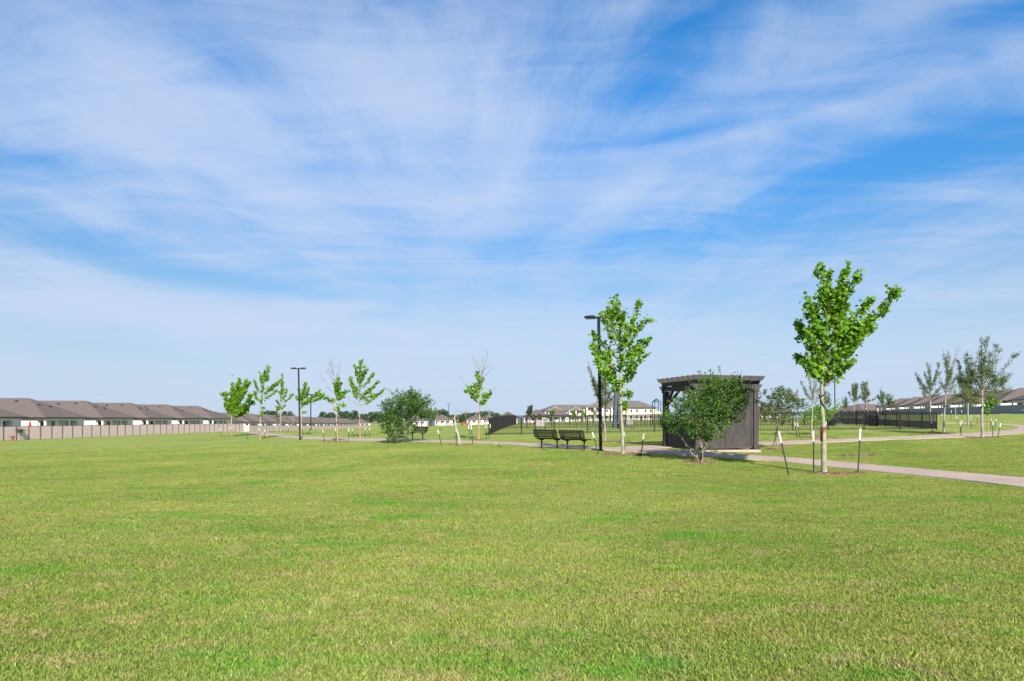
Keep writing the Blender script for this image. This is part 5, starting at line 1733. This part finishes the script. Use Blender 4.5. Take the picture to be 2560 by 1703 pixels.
# people ------------------------------------------------------------
def person(x, y, rz, joints, shirt, pants, label, hat=False):
    """one skinned body; shirt and trousers as children"""
    root = empty('person', (x, y, gz(x, y)), rz)

    def skin_mesh(name, pts, edges, rads, mat):
        me = bpy.data.meshes.new(name)
        me.from_pydata(pts, edges, [])
        o = mesh_obj(name, me, mat, root)
        md = o.modifiers.new('skin', 'SKIN')
        md.use_smooth_shade = True
        sv = me.skin_vertices[0].data
        for i, q in enumerate(rads):
            sv[i].radius = q
        sv[0].use_root = True
        sb = o.modifiers.new('sub', 'SUBSURF')
        sb.levels = sb.render_levels = 1
        return o
    J = joints
    order = ['pelvis', 'chest', 'neck', 'head', 'top', 'shl', 'ell', 'wrl', 'hal', 'shr', 'elr', 'wrr', 'har', 'hil', 'knl', 'anl', 'tol', 'hir', 'knr', 'anr', 'tor']
    rad = [(.14, .10), (.15, .10), (.055, .055), (.085, .10), (.06, .07), (.06, .06), (.042, .042), (.03, .03), (.03, .02), (.06, .06), (.042, .042), (.03, .03), (.03, .02),
           (.085, .085), (.058, .058), (.04, .04), (.04, .03), (.085, .085), (.058, .058), (.04, .04), (.04, .03)]
    idx = {k: i for i, k in enumerate(order)}
    ed = [('pelvis', 'chest'), ('chest', 'neck'), ('neck', 'head'), ('head', 'top'), ('chest', 'shl'), ('shl', 'ell'), ('ell', 'wrl'), ('wrl', 'hal'), ('chest', 'shr'), ('shr', 'elr'), ('elr', 'wrr'), ('wrr', 'har'),
          ('pelvis', 'hil'), ('hil', 'knl'), ('knl', 'anl'), ('anl', 'tol'), ('pelvis', 'hir'), ('hir', 'knr'), ('knr', 'anr'), ('anr', 'tor')]
    skin_mesh('body', [J[k] for k in order], [(idx[a], idx[b]) for a, b in ed], rad, M['skin'])
    so = ['pelvis', 'chest', 'shl', 'ml', 'shr', 'mr', 'low']
    Q = dict(J)
    Q['ml'] = [(a + b) / 2 for a, b in zip(J['shl'], J['ell'])]
    Q['mr'] = [(a + b) / 2 for a, b in zip(J['shr'], J['elr'])]
    Q['low'] = (J['pelvis'][0], J['pelvis'][1], J['pelvis'][2] - 0.08)
    skin_mesh('shirt', [Q[k] for k in so], [(0, 1), (1, 2), (2, 3), (1, 4), (4, 5), (0, 6)], [(.165, .125), (.175, .125), (.075, .075), (.062, .062), (.075, .075), (.062, .062), (.165, .125)], M[shirt])
    po = ['pelvis', 'hil', 'knl', 'anl', 'hir', 'knr', 'anr']
    skin_mesh('trousers', [J[k] for k in po], [(0, 1), (1, 2), (2, 3), (0, 4), (4, 5), (5, 6)], [(.15, .115), (.098, .098), (.072, .072), (.055, .055), (.098, .098), (.072, .072), (.055, .055)], M[pants])
    b = MB()
    hx, hy, hz = J['head']
    b.tube([(hx, hy + 0.02, hz - 0.02), (hx, hy + 0.02, hz + 0.06), (hx, hy + 0.01, hz + 0.13), (hx, hy, hz + 0.165)], [0.098, 0.105, 0.085, 0.03], 10)
    b.build('hair', M['hair'], root, smooth=True)
    tag(root, label, 'person')


STAND = dict(pelvis=(0, 0, .95), chest=(0, 0, 1.30), neck=(0, 0, 1.50), head=(0, -.02, 1.60), top=(0, -.02, 1.70), shl=(-.19, 0, 1.42), ell=(-.25, .03, 1.14), wrl=(-.22, -.14, .98), hal=(-.2, -.22, .96),
             shr=(.19, 0, 1.42), elr=(.26, .02, 1.14), wrr=(.25, -.06, .90), har=(.25, -.08, .82), hil=(-.10, 0, .90), knl=(-.12, -.02, .50), anl=(-.13, .02, .08), tol=(-.14, -.13, .03),
             hir=(.10, 0, .90), knr=(.13, -.02, .50), anr=(.15, .02, .08), tor=(.17, -.13, .03))
person(32.0, 59.8, R(70), STAND, 'blue_cloth', 'khaki', 'person in light blue shirt standing inside the black fence')
person(44.3, 85.5, R(20), STAND, 'dark_cloth', 'dark_cloth', 'small distant person in dark clothes below the pointed tree')

# playground tower ---------------------------------------------------
x, y = 23.3, 110.0
root = empty('playground_tower', (x, y, gz(x, y)), R(10))
for (sx, sy) in ((-.5, -.5), (.5, -.5), (-.5, .5), (.5, .5)):
    b = MB()
    b.tube([(sx, sy, -0.1), (sx, sy, 1.9)], 0.07, 8)
    b.build('post', M['brown_post'], root)
    b = MB()
    b.tube([(sx, sy, 1.9), (sx, sy, 3.75)], 0.065, 8)
    b.build('upper_post', M['teal'], root)
b = MB()
b.add([(-.64, -.64, 3.7), (.64, -.64, 3.7), (.64, .64, 3.7), (-.64, .64, 3.7), (0, -.5, 4.25), (0, .5, 4.25)], [(0, 1, 4), (2, 3, 5), (1, 2, 5, 4), (3, 0, 4, 5), (0, 3, 2, 1)])
b.build('roof', M['teal'], root)
b = MB()
arch = [(-.5, 1.2), (-.5, 2.05), (-.3, 2.2), (0, 2.26), (.3, 2.2), (.5, 2.05), (.5, 1.2), (.26, 1.2), (.26, 1.62), (.14, 1.8), (0, 1.86), (-.14, 1.8), (-.26, 1.62), (-.26, 1.2)]
b.prism(arch, 1, -.56, -.50)
b.build('arch_panel', M['tan_plastic'], root)
b = MB()
b.box(-.55, 1.9, -.5, .5, 1.05, 1.15)
b.box(.75, 1.9, -.56, -.50, 1.15, 1.85)
b.build('deck', M['brown_post'], root)
b = MB()
b.box(.75, 1.9, -.60, -.57, 1.2, 2.1)
b.build('side_panel', M['tan_plastic'], root)
tag(root, 'playground tower with teal gabled roof left of the pergola', 'playground')

# ------------------------------------------------------------------ board fences along the houses
def board_panel(L, H, board, mat, name='panel'):
    b = MB()
    n = int(L / board)
    r = random.Random(5)
    for k in range(n):
        x0 = L * k / n
        w = L / n
        dz = r.uniform(-0.006, 0.006)
        b.box(x0 + 0.006, x0 + w - 0.006, -0.012 + r.uniform(0, 0.004), 0.012, 0.05, H + dz)
    b.box(0.0, L, 0.013, 0.05, 0.35, 0.44)
    b.box(0.0, L, 0.013, 0.05, H - 0.35, H - 0.26)
    me = b.mesh(name)
    me.materials.append(mat)
    return me


def board_fence(p, q, H, step, panel_mat, post_mat, label, name='board_fence', proud=-0.06, group='board fences along the houses', cap=True):
    p, q = Vector((p[0], p[1], 0)), Vector((q[0], q[1], 0))
    Lg = (q - p).length
    d = (q - p) / Lg
    n = max(1, round(Lg / step))
    st_ = Lg / n
    root = empty(name, (p.x, p.y, gz(p.x, p.y)), math.atan2(d.y, d.x))
    z0 = gz(p.x, p.y)
    pm = board_panel(st_ - 0.09, H, 0.15, panel_mat)
    b = MB()
    b.box(-0.045, 0.045, proud, 0.05, -0.3, H + 0.06)
    qm = b.mesh('post')
    qm.materials.append(post_mat)
    b = MB()
    b.box(0, st_ - 0.09, -0.03, 0.055, H + 0.005, H + 0.05)
    cm = b.mesh('cap_rail')
    cm.materials.append(post_mat)
    for k in range(n + 1):
        w = p + d * (k * st_)
        z = gz(w.x, w.y) - z0
        o = mesh_obj('post', qm, None, root)
        o.location = (k * st_, 0, z)
        if k < n:
            w2 = p + d * ((k + 0.5) * st_)
            z2 = gz(w2.x, w2.y) - z0
            o = mesh_obj('panel', pm, None, root)
            o.location = (k * st_ + 0.045, 0, z2)
            if cap:
                c = mesh_obj('cap_rail', cm, None, root)
                c.location = (k * st_ + 0.045, 0, z2)
    tag(root, label, 'fence', group)
    return root


board_fence((-65, 62), (-65, 165), 1.83, 2.3, M['fence_tan'], M['fence_post'], 'long tan board fence with dark posts at left')
board_fence((-78.5, 195), (-75, 195), 1.83, 1.75, M['fence_light'], M['post_pale'], 'short light beige fence section facing us at left')
g2 = board_fence((-75, 195.2), (-75 - 0.07 * 250, 445), 1.83, 4.0, M['fence_tan'], M['fence_post'], 'distant brown board fence continuing behind the left trees')
board_fence((100 - 0.25 * 24, 136 - 24), (100 + 0.25 * 150, 136 + 150), 1.83, 4.9, M['fence_grey'], M['post_pale'], 'grey board fence with pale posts at right', proud=-0.09, cap=False)

# ------------------------------------------------------------------ row houses
def make_house(wall='siding', roof='shingle'):
    """hip roofed house; x=0 is the porch eave facing +x, y along the row"""
    root = empty('row_house')
    ze, zr = 2.80, 5.85
    hw, back = 5.35, -27.0
    ap = 6.3
    b = MB()
    top = [(0, -hw, ze), (0, hw, ze), (back, hw, ze), (back, -hw, ze), (-ap, 0, zr), (back + ap, 0, zr)]
    b.add(top, [(0, 1, 4), (1, 2, 5, 4), (2, 3, 5), (3, 0, 4, 5)])
    b.add([(x, y, z - 0.04) for x, y, z in top[:4]], [(0, 3, 2, 1)])
    ro = b.build('roof', M[roof], root)
    b = MB()
    b.box(-0.03, 0.03, -hw - 0.03, hw + 0.03, ze - 0.15, ze + 0.01)
    b.box(back - 0.03, back + 0.03, -hw - 0.03, hw + 0.03, ze - 0.15, ze + 0.01)
    b.box(back + 0.03, -0.03, -hw - 0.03, -hw + 0.03, ze - 0.15, ze + 0.01)
    b.box(back + 0.03, -0.03, hw - 0.03, hw + 0.03, ze - 0.15, ze + 0.01)
    b.build('fascia', M['fascia'], ro)
    # roof vents
    def on_roof(x, y):
        # height on the hip planes
        return min(ze + (zr - ze) * min(-x / ap, (hw - abs(y)) / hw), zr)
    for (x, y) in ((-7.5, -1.0), (-10.5, -1.1), (-3.4, 0.6), (-3.9, -1.2), (-9.0, -3.2)):
        z = on_roof(x, y)
        b = MB()
        b.prism([(-0.18, z - 0.1), (0.18, z - 0.1), (0.14, z + 0.16), (-0.1, z + 0.2)], 1, y - 0.2, y + 0.2)
        o = b.build('vent', M['fascia'], ro)
        o.location.x = x
    # walls
    wx = -1.7
    b = MB()
    b.box(back + 0.6, wx, -hw + 0.6, hw - 0.6, -1.2, ze - 0.06)
    b.build('wall', M[wall], root)
    b = MB()
    b.box(wx + 0.003, wx + 0.03, -hw + 0.62, hw - 2.4, 0.0, ze - 0.25)
    b.build('porch_wall', M['porch_wall'], root)
    # porch frieze, floor, closet
    b = MB()
    b.box(-0.62, -0.42, -hw + 0.6, hw - 0.6, ze - 0.55, ze - 0.07)
    b.box(wx, -0.62, -hw + 0.6, -hw + 0.8, ze - 0.55, ze - 0.07)
    b.build('porch_beam', M[wall], root)
    b = MB()
    b.box(wx, -0.5, hw - 2.3, hw - 0.62, -1.0, ze - 0.56)
    b.build('closet', M[wall], root)
    b = MB()
    b.box(wx, -0.4, -hw + 0.6, hw - 2.31, -1.0, 0.02)
    b.build('porch_floor', M['path'], root)
    for y in (-hw + 0.72, -2.2, 0.9):
        b = MB()
        b.box(-0.63, -0.41, y - 0.18, y + 0.18, 0.02, ze - 0.55)
        b.build('column', M[wall], root)
    # porch divider walls, doors and windows
    b = MB()
    b.box(wx, -0.9, 0.75, 0.9, 0.02, ze - 0.2)
    b.build('divider', M['porch_wall'], root)
    for (y0, y1, z0, z1, nm) in ((-4.2, -3.3, 0.05, 2.1, 'door'), (-1.6, -0.4, 0.8, 2.1, 'window'), (1.4, 2.3, 0.05, 2.1, 'door'), (2.6, 3.3, 0.8, 2.1, 'window')):
        b = MB()
        b.box(wx + 0.031, wx + 0.09, y0 - 0.08, y1 + 0.08, z0, z1 + 0.08)
        o = b.build(nm, M['white_trim'], root)
        b = MB()
        b.box(wx + 0.091, wx + 0.11, y0, y1, z0 + 0.06, z1)
        b.build('pane', M['glass'] if nm == 'window' else M['door_dark'], o)
    # windows on the long sides
    for s in (-1, 1):
        for x in (-5.2, -9.2, -13.0):
            yw = s * (hw - 0.6)
            b = MB()
            b.box(x - 0.62, x + 0.62, min(yw, yw + s * 0.05), max(yw, yw + s * 0.05), 0.85, 2.25)
            o = b.build('window', M['white_trim'], root)
            b = MB()
            b.box(x - 0.52, x + 0.52, min(yw + s * 0.051, yw + s * 0.065), max(yw + s * 0.051, yw + s * 0.065), 0.95, 2.15)
            b.build('pane', M['glass'], o)
    return root


house = make_house()
ORDN = ['first', 'second', 'third', 'fourth', 'fifth', 'sixth', 'seventh', 'eighth', 'ninth', 'tenth', 'eleventh', 'twelfth', 'thirteenth', 'fourteenth', 'fifteenth', 'sixteenth']
first = True


def put_house(x, y, rz, label, group, z=None):
    global first
    o = house if first else copy_tree(house)
    first = False
    o.location = (x, y, (gz(x, y) + 0.30 if z is None else z))
    o.rotation_euler = (0, 0, rz)
    tag(o, label, 'house', group)
    return o


for k in range(6):
    put_house(-70.2, 93.6 + 14.5 * k, 0, 'white hip roofed row house behind the tan fence, %s from the left edge' % ORDN[k], 'left row of houses', z=-0.72)
dr = Vector((-0.07, 1, 0)).normalized()
ang = math.atan2(dr.y, dr.x) - R(90)
for k in range(14):
    s = 9 + k * 17.5
    p = Vector((-75, 195, 0)) + dr * s + Vector((-6.0, -1.1, 0))
    put_house(p.x, p.y, ang, 'distant low brown roofed house behind the left trees, %s along the far fence' % ORDN[k], 'far left row of houses')
# right row: porch end faces the grey fence
dr = Vector((0.25, 1, 0)).normalized()
nr = Vector((dr.y, -dr.x, 0))
for k in range(10):
    s = -18 + k * 15.0
    p = Vector((100, 136, 0)) + dr * s + nr * 6.0
    put_house(p.x, p.y, math.atan2(-nr.y, -nr.x), 'brown roofed white house behind the right grey fence, %s from the right edge' % ORDN[k], 'right row of houses')
# a lower row farther back behind the dog park
for k, (x, y) in enumerate(((152, 306), (160, 330), (152, 345), (138, 352))):
    put_house(x, y, R(215 + 10 * k), 'far brown roof above the black fence, %s from the right' % ORDN[k], 'far houses beyond the dog park')
# houses facing us between the bush and the black fence
for (x, y, rz, lab) in ((-104, 480, R(-60), 'small distant tan house before the dark trees'), (-37, 372, R(-75), 'white walled distant house right of the round bush'), (-52, 380, R(-75), 'white distant house behind the round bush'),
                        (-21, 392, R(-90), 'small white distant house under round trees'), (-12, 430, R(-60), 'far small house left of black fence'),
                        (10, 300, R(-97), 'low white house behind the black fence left part'), (-2, 330, R(-90), 'low house behind the black fence corner'), (21, 310, R(-97), 'low white house left of the apartments')):
    put_house(x, y, rz, lab, 'distant houses across the lawn')
# porch of a nearer row left of the pergola tower
put_house(98, 262, R(-110), 'white house with grey roof behind the sparse bush', 'distant houses across the lawn')


# ------------------------------------------------------------------ apartments
def make_apartment():
    root = empty('apartment_building')
    L, D, ze, zr = 34.0, 15.0, 5.9, 9.4
    # local: x along front (facing -y)
    b = MB()
    b.box(0, L, 0, D, -1.5, ze)
    b.build('wall', M['cream'], root)
    b = MB()
    o = 0.6
    top = [(-o, -o, ze), (L + o, -o, ze), (L + o, D + o, ze), (-o, D + o, ze), (7.5, D / 2, zr), (L - 7.5, D / 2, zr)]
    b.add(top, [(0, 1, 5, 4), (1, 2, 5), (2, 3, 4, 5), (3, 0, 4), (0, 3, 2, 1)])
    # front cross gables
    for gx in (5.5, 17.0):
        b.add([(gx - 4.2, -1.9, ze - 0.1), (gx + 4.2, -1.9, ze - 0.1), (gx, -1.9, ze + 2.3), (gx - 4.2, 4.6, ze + 0.0), (gx + 4.2, 4.6, ze + 0.0), (gx, 5.2, ze + 2.3)], [(0, 2, 5, 3), (1, 4, 5, 2), (0, 1, 2)])
    ro = b.build('roof', M['shingle2'], root)
    for gx in (5.5, 17.0):
        b = MB()
        for s in (-1, 1):
            b.bar((gx, -1.96, ze + 2.25), (gx + s * 4.3, -1.96, ze - 0.15), 0.08, 0.3, (0, 1, 0))
        b.build('gable_trim', M['white_trim'], ro)
        b = MB()
        b.box(gx - 3.9, gx - 3.4, -1.8, -1.3, -1.5, ze - 0.1)
        b.box(gx + 3.4, gx + 3.9, -1.8, -1.3, -1.5, ze - 0.1)
        b.box(gx - 0.25, gx + 0.25, -1.8, -1.3, -1.5, ze - 0.1)
        b.build('column', M['white_trim'], root)
        b = MB()
        b.box(gx - 3.9, gx + 3.9, -1.75, 0.0, 2.75, 3.0)
        b.build('balcony_floor', M['white_trim'], root)
        b = MB()
        b.box(gx - 3.4, gx + 3.4, -1.72, -1.66, 3.9, 4.0)
        for k in range(24):
            xx = gx - 3.4 + 6.8 * k / 23
            b.box(xx - 0.02, xx + 0.02, -1.71, -1.67, 3.0, 3.9)
        b.build('railing', M['black_metal'], root)
    for z in (0.7, 3.6):
        for x in (1.2, 4.2, 7.0, 11.2, 15.6, 18.4, 22.6, 25.2, 29.2, 31.6):
            b = MB()
            b.box(x - 0.55, x + 0.55, -0.06, 0.0, z, z + 1.6)
            w = b.build('window', M['white_trim'], root)
            b = MB()
            b.box(x - 0.45, x + 0.45, -0.075, -0.061, z + 0.1, z + 1.5)
            b.build('pane', M['glass'], w)
    for x in (9.2, 13.0, 27.2):
        b = MB()
        b.box(x - 0.5, x + 0.5, -0.08, -0.0, -0.2, 2.1)
        b.build('door', M['door_dark'], root)
    b = MB()
    b.box(-0.65, L + 0.65, -0.66, -0.6, ze - 0.25, ze + 0.02)
    b.build('fascia', M['fascia'], ro)
    return root


apt = make_apartment()
for i, (x, y, rz, lab) in enumerate(((33.5, 322, R(-4), 'cream two storey apartment building with brown hip roof'), (17.5, 366, R(12), 'second apartment building receding behind the first one'))):
    o = apt if i == 0 else copy_tree(apt)
    o.location = (x, y, gz(x + 15, y) + 0.2)
    o.rotation_euler = (0, 0, rz)
    tag(o, lab, 'apartment building', 'apartment buildings')

# ------------------------------------------------------------------ far trees
def round_tree(x, y, h, w, seed):
    r = np.random.default_rng(seed)
    root = empty('distant_tree', (x, y, gz(x, y)))
    b = MB()
    b.tube([(0, 0, -0.5), (0.1, 0, h * 0.3), (0, 0, h * 0.6)], [0.28, 0.22, 0.1], 6)
    b.build('trunk', M['grey_bark'], root)
    pos, dr_ = [], []
    for k in range(13):
        a, f = r.uniform(0, 6.28), r.uniform(0.1, 0.75)
        cz = h * r.uniform(0.38, 0.86)
        wf = 1.0 - 0.5 * max(0, (cz / h - 0.55) / 0.4)
        c = np.array([w * 0.5 * f * wf * math.cos(a), w * 0.5 * f * wf * math.sin(a), cz])
        rad = r.uniform(0.16, 0.27) * w
        n = 130
        v = r.normal(size=(n, 3))
        v /= np.linalg.norm(v, axis=1)[:, None]
        pos.append(c[None] + v * rad * (r.uniform(0, 1, n) ** 0.4)[:, None] * [1, 1, 0.75])
        dr_.append(v + r.normal(size=(n, 3)) * 0.5)
    me = leaves_mesh('crown', np.vstack(pos), np.vstack(dr_), 0.62, 'syc_far', r, M['far_leaf'])
    tag(mesh_obj('crown', me, None, root), kind='stuff')
    return root


FAR = [(-205, 560, 13, 12, 'dark round tree above roofs, third tree column'), (-196, 570, 11, 10, 'dark tree peeking above the far left roofs')]
zone = [(660, 520), (672, 530), (684, 525), (712, 540), (722, 535),
        (808, 560), (818, 545), (828, 565), (840, 550), (852, 560), (864, 540), (876, 555), (888, 545), (900, 560), (912, 550), (926, 565), (940, 555), (954, 560), (968, 550), (982, 560), (996, 550),
        (1024, 520), (1038, 530), (1054, 525), (1070, 515), (1086, 530), (1100, 525), (1112, 515),
        (1160, 440), (1172, 450), (1184, 445), (1198, 450), (1210, 440), (1222, 455), (1236, 470), (1130, 520), (1146, 520),
        (2110, 420), (2128, 430), (2150, 425), (2172, 435)]
rz_ = random.Random(9)
seen = {}
for i, (u, d) in enumerate(zone):
    x = (u - 1280) / 1706.7 * d
    h = {True: rz_.uniform(7.5, 9.0), False: rz_.uniform(10.5, 14.0)}[u > 1125 and u < 2000]
    if u < 730:
        h = rz_.uniform(13.5, 15.0)
    if u > 2000:
        h = rz_.uniform(6.5, 7.5)
    t = round_tree(x, d, h, rz_.uniform(8, 12), 200 + i)
    grp, lab = ('far woodland left of the bush', 'distant dark green tree in the wood behind the left houses') if 800 < u < 1010 else \
        (('far trees above left roofs', 'distant tree top above the far left brown roofs') if u < 730 else
         (('far trees by white house', 'distant green tree behind the white house right of the bush') if u < 1125 else
          (('far tree clump by black fence', 'distant round green tree in the clump left of black fence') if u < 2000 else ('far trees above right roofs', 'distant tree top behind the roofs right of the front sycamore'))))
    seen[grp] = seen.get(grp, 0) + 1
    tag(t, lab + ', %s from left' % ORDN[seen[grp] - 1], 'tree', grp)


# ------------------------------------------------------------------ cars
def car(x, y, rz, mat, label):
    root = empty('parked_car', (x, y, gz(x, y)), rz)
    b = MB()
    b.prism([(-2.2, 0.32), (-2.2, 0.78), (-1.95, 0.92), (-1.2, 0.98), (-0.6, 1.42), (0.75, 1.44), (1.55, 0.98), (2.1, 0.88), (2.22, 0.6), (2.15, 0.32)], 1, -0.85, 0.85)
    b.build('body', M[mat], root)
    b = MB()
    b.prism([(-1.1, 1.0), (-0.58, 1.36), (0.7, 1.38), (1.38, 1.0)], 1, -0.87, 0.87)
    b.build('window', M['glass'], root)
    for sx in (-1.35, 1.35):
        for sy in (-0.8, 0.8):
            b = MB()
            b.tube([(sx, sy - 0.1, 0.33), (sx, sy + 0.1, 0.33)], 0.33, 12)
            b.build('wheel', M['strap'], root)
    tag(root, label, 'car', 'parked cars')


car(-30.0, 350, R(5), 'car_grey', 'distant grey parked car right of the white house')
car(-24.5, 355, R(5), 'car_red', 'distant red parked car under the round trees')

# ------------------------------------------------------------------ small things by the left fence
root = empty('hanging_basket', (-64.7, 89.9, gz(-64.7, 89.9) + 1.15))
b = MB()
b.tube([(0, 0, -0.16), (0, 0, -0.1), (0, 0, 0.04)], [0.06, 0.16, 0.2], 10)
b.build('basket', M['terracotta'], root)
r = np.random.default_rng(5)
p = r.normal(size=(220, 3)) * [0.2, 0.28, 0.14] + [0, 0, 0.1]
tag(mesh_obj('plant', leaves_mesh('plant', p, r.normal(size=(220, 3)), 0.16, 'small', r, M['dark_leaf']), None, root), kind='stuff')
tag(root, 'dark leafy hanging basket on the left tan fence', 'basket')
root = empty('flower_pot', (-64.3, 87.9, gz(-64.3, 87.9)))
root.scale = (0.75, 0.75, 0.75)
b = MB()
b.tube([(0, 0, 0), (0, 0, 0.4), (0, 0, 0.45)], [0.16, 0.24, 0.26], 10)
b.build('pot', M['terracotta'], root)
p = r.normal(size=(160, 3)) * [0.2, 0.2, 0.14] + [0, 0, 0.6]
tag(mesh_obj('flowers', leaves_mesh('flowers', p, r.normal(size=(160, 3)), 0.14, 'small', r, M['flower']), None, root), kind='stuff')
tag(root, 'pot of red flowers at the foot of the left fence', 'flower pot')
root = empty('patio_umbrella', (-69.2, 98.0, gz(-69.2, 98.0)))
b = MB()
b.tube([(0, 0, 0), (0, 0, 2.7)], 0.03, 6)
b.build('pole', M['white_trim'], root)
b = MB()
b.tube([(0, 0, 1.05), (0, 0, 1.15), (0, 0, 2.1), (0, 0, 2.68)], [0.34, 0.36, 0.2, 0.03], 10)
b.build('canopy', M['red_cloth'], root)
tag(root, 'closed red patio umbrella between the first two left houses', 'umbrella')

# bird in flight above the leftmost tree
root = empty('bird', (-16.4, 40.0, EYE + 2.62), R(30))
root.scale = (0.6, 0.6, 0.6)
b = MB()
b.tube([(-0.09, 0, 0), (-0.04, 0, 0.0), (0.03, 0, 0.005), (0.075, 0, 0.012), (0.10, 0, 0.01)], [0.006, 0.024, 0.026, 0.018, 0.003], 7)
b.add([(-0.09, -0.01, 0), (-0.09, 0.01, 0), (-0.15, 0.025, 0), (-0.15, -0.025, 0)], [(0, 1, 2, 3)])
b.build('body', M['hair'], root, smooth=True)
for s in (-1, 1):
    b = MB()
    b.add([(0.04, s * 0.015, 0.012), (-0.03, s * 0.015, 0.010), (-0.02, s * 0.10, 0.05), (0.03, s * 0.10, 0.055), (-0.03, s * 0.19, 0.02)], [(0, 1, 2, 3), (3, 2, 4)])
    b.build('wing', M['hair'], root)
tag(root, 'small dark bird flying above the leftmost dense tree', 'bird')
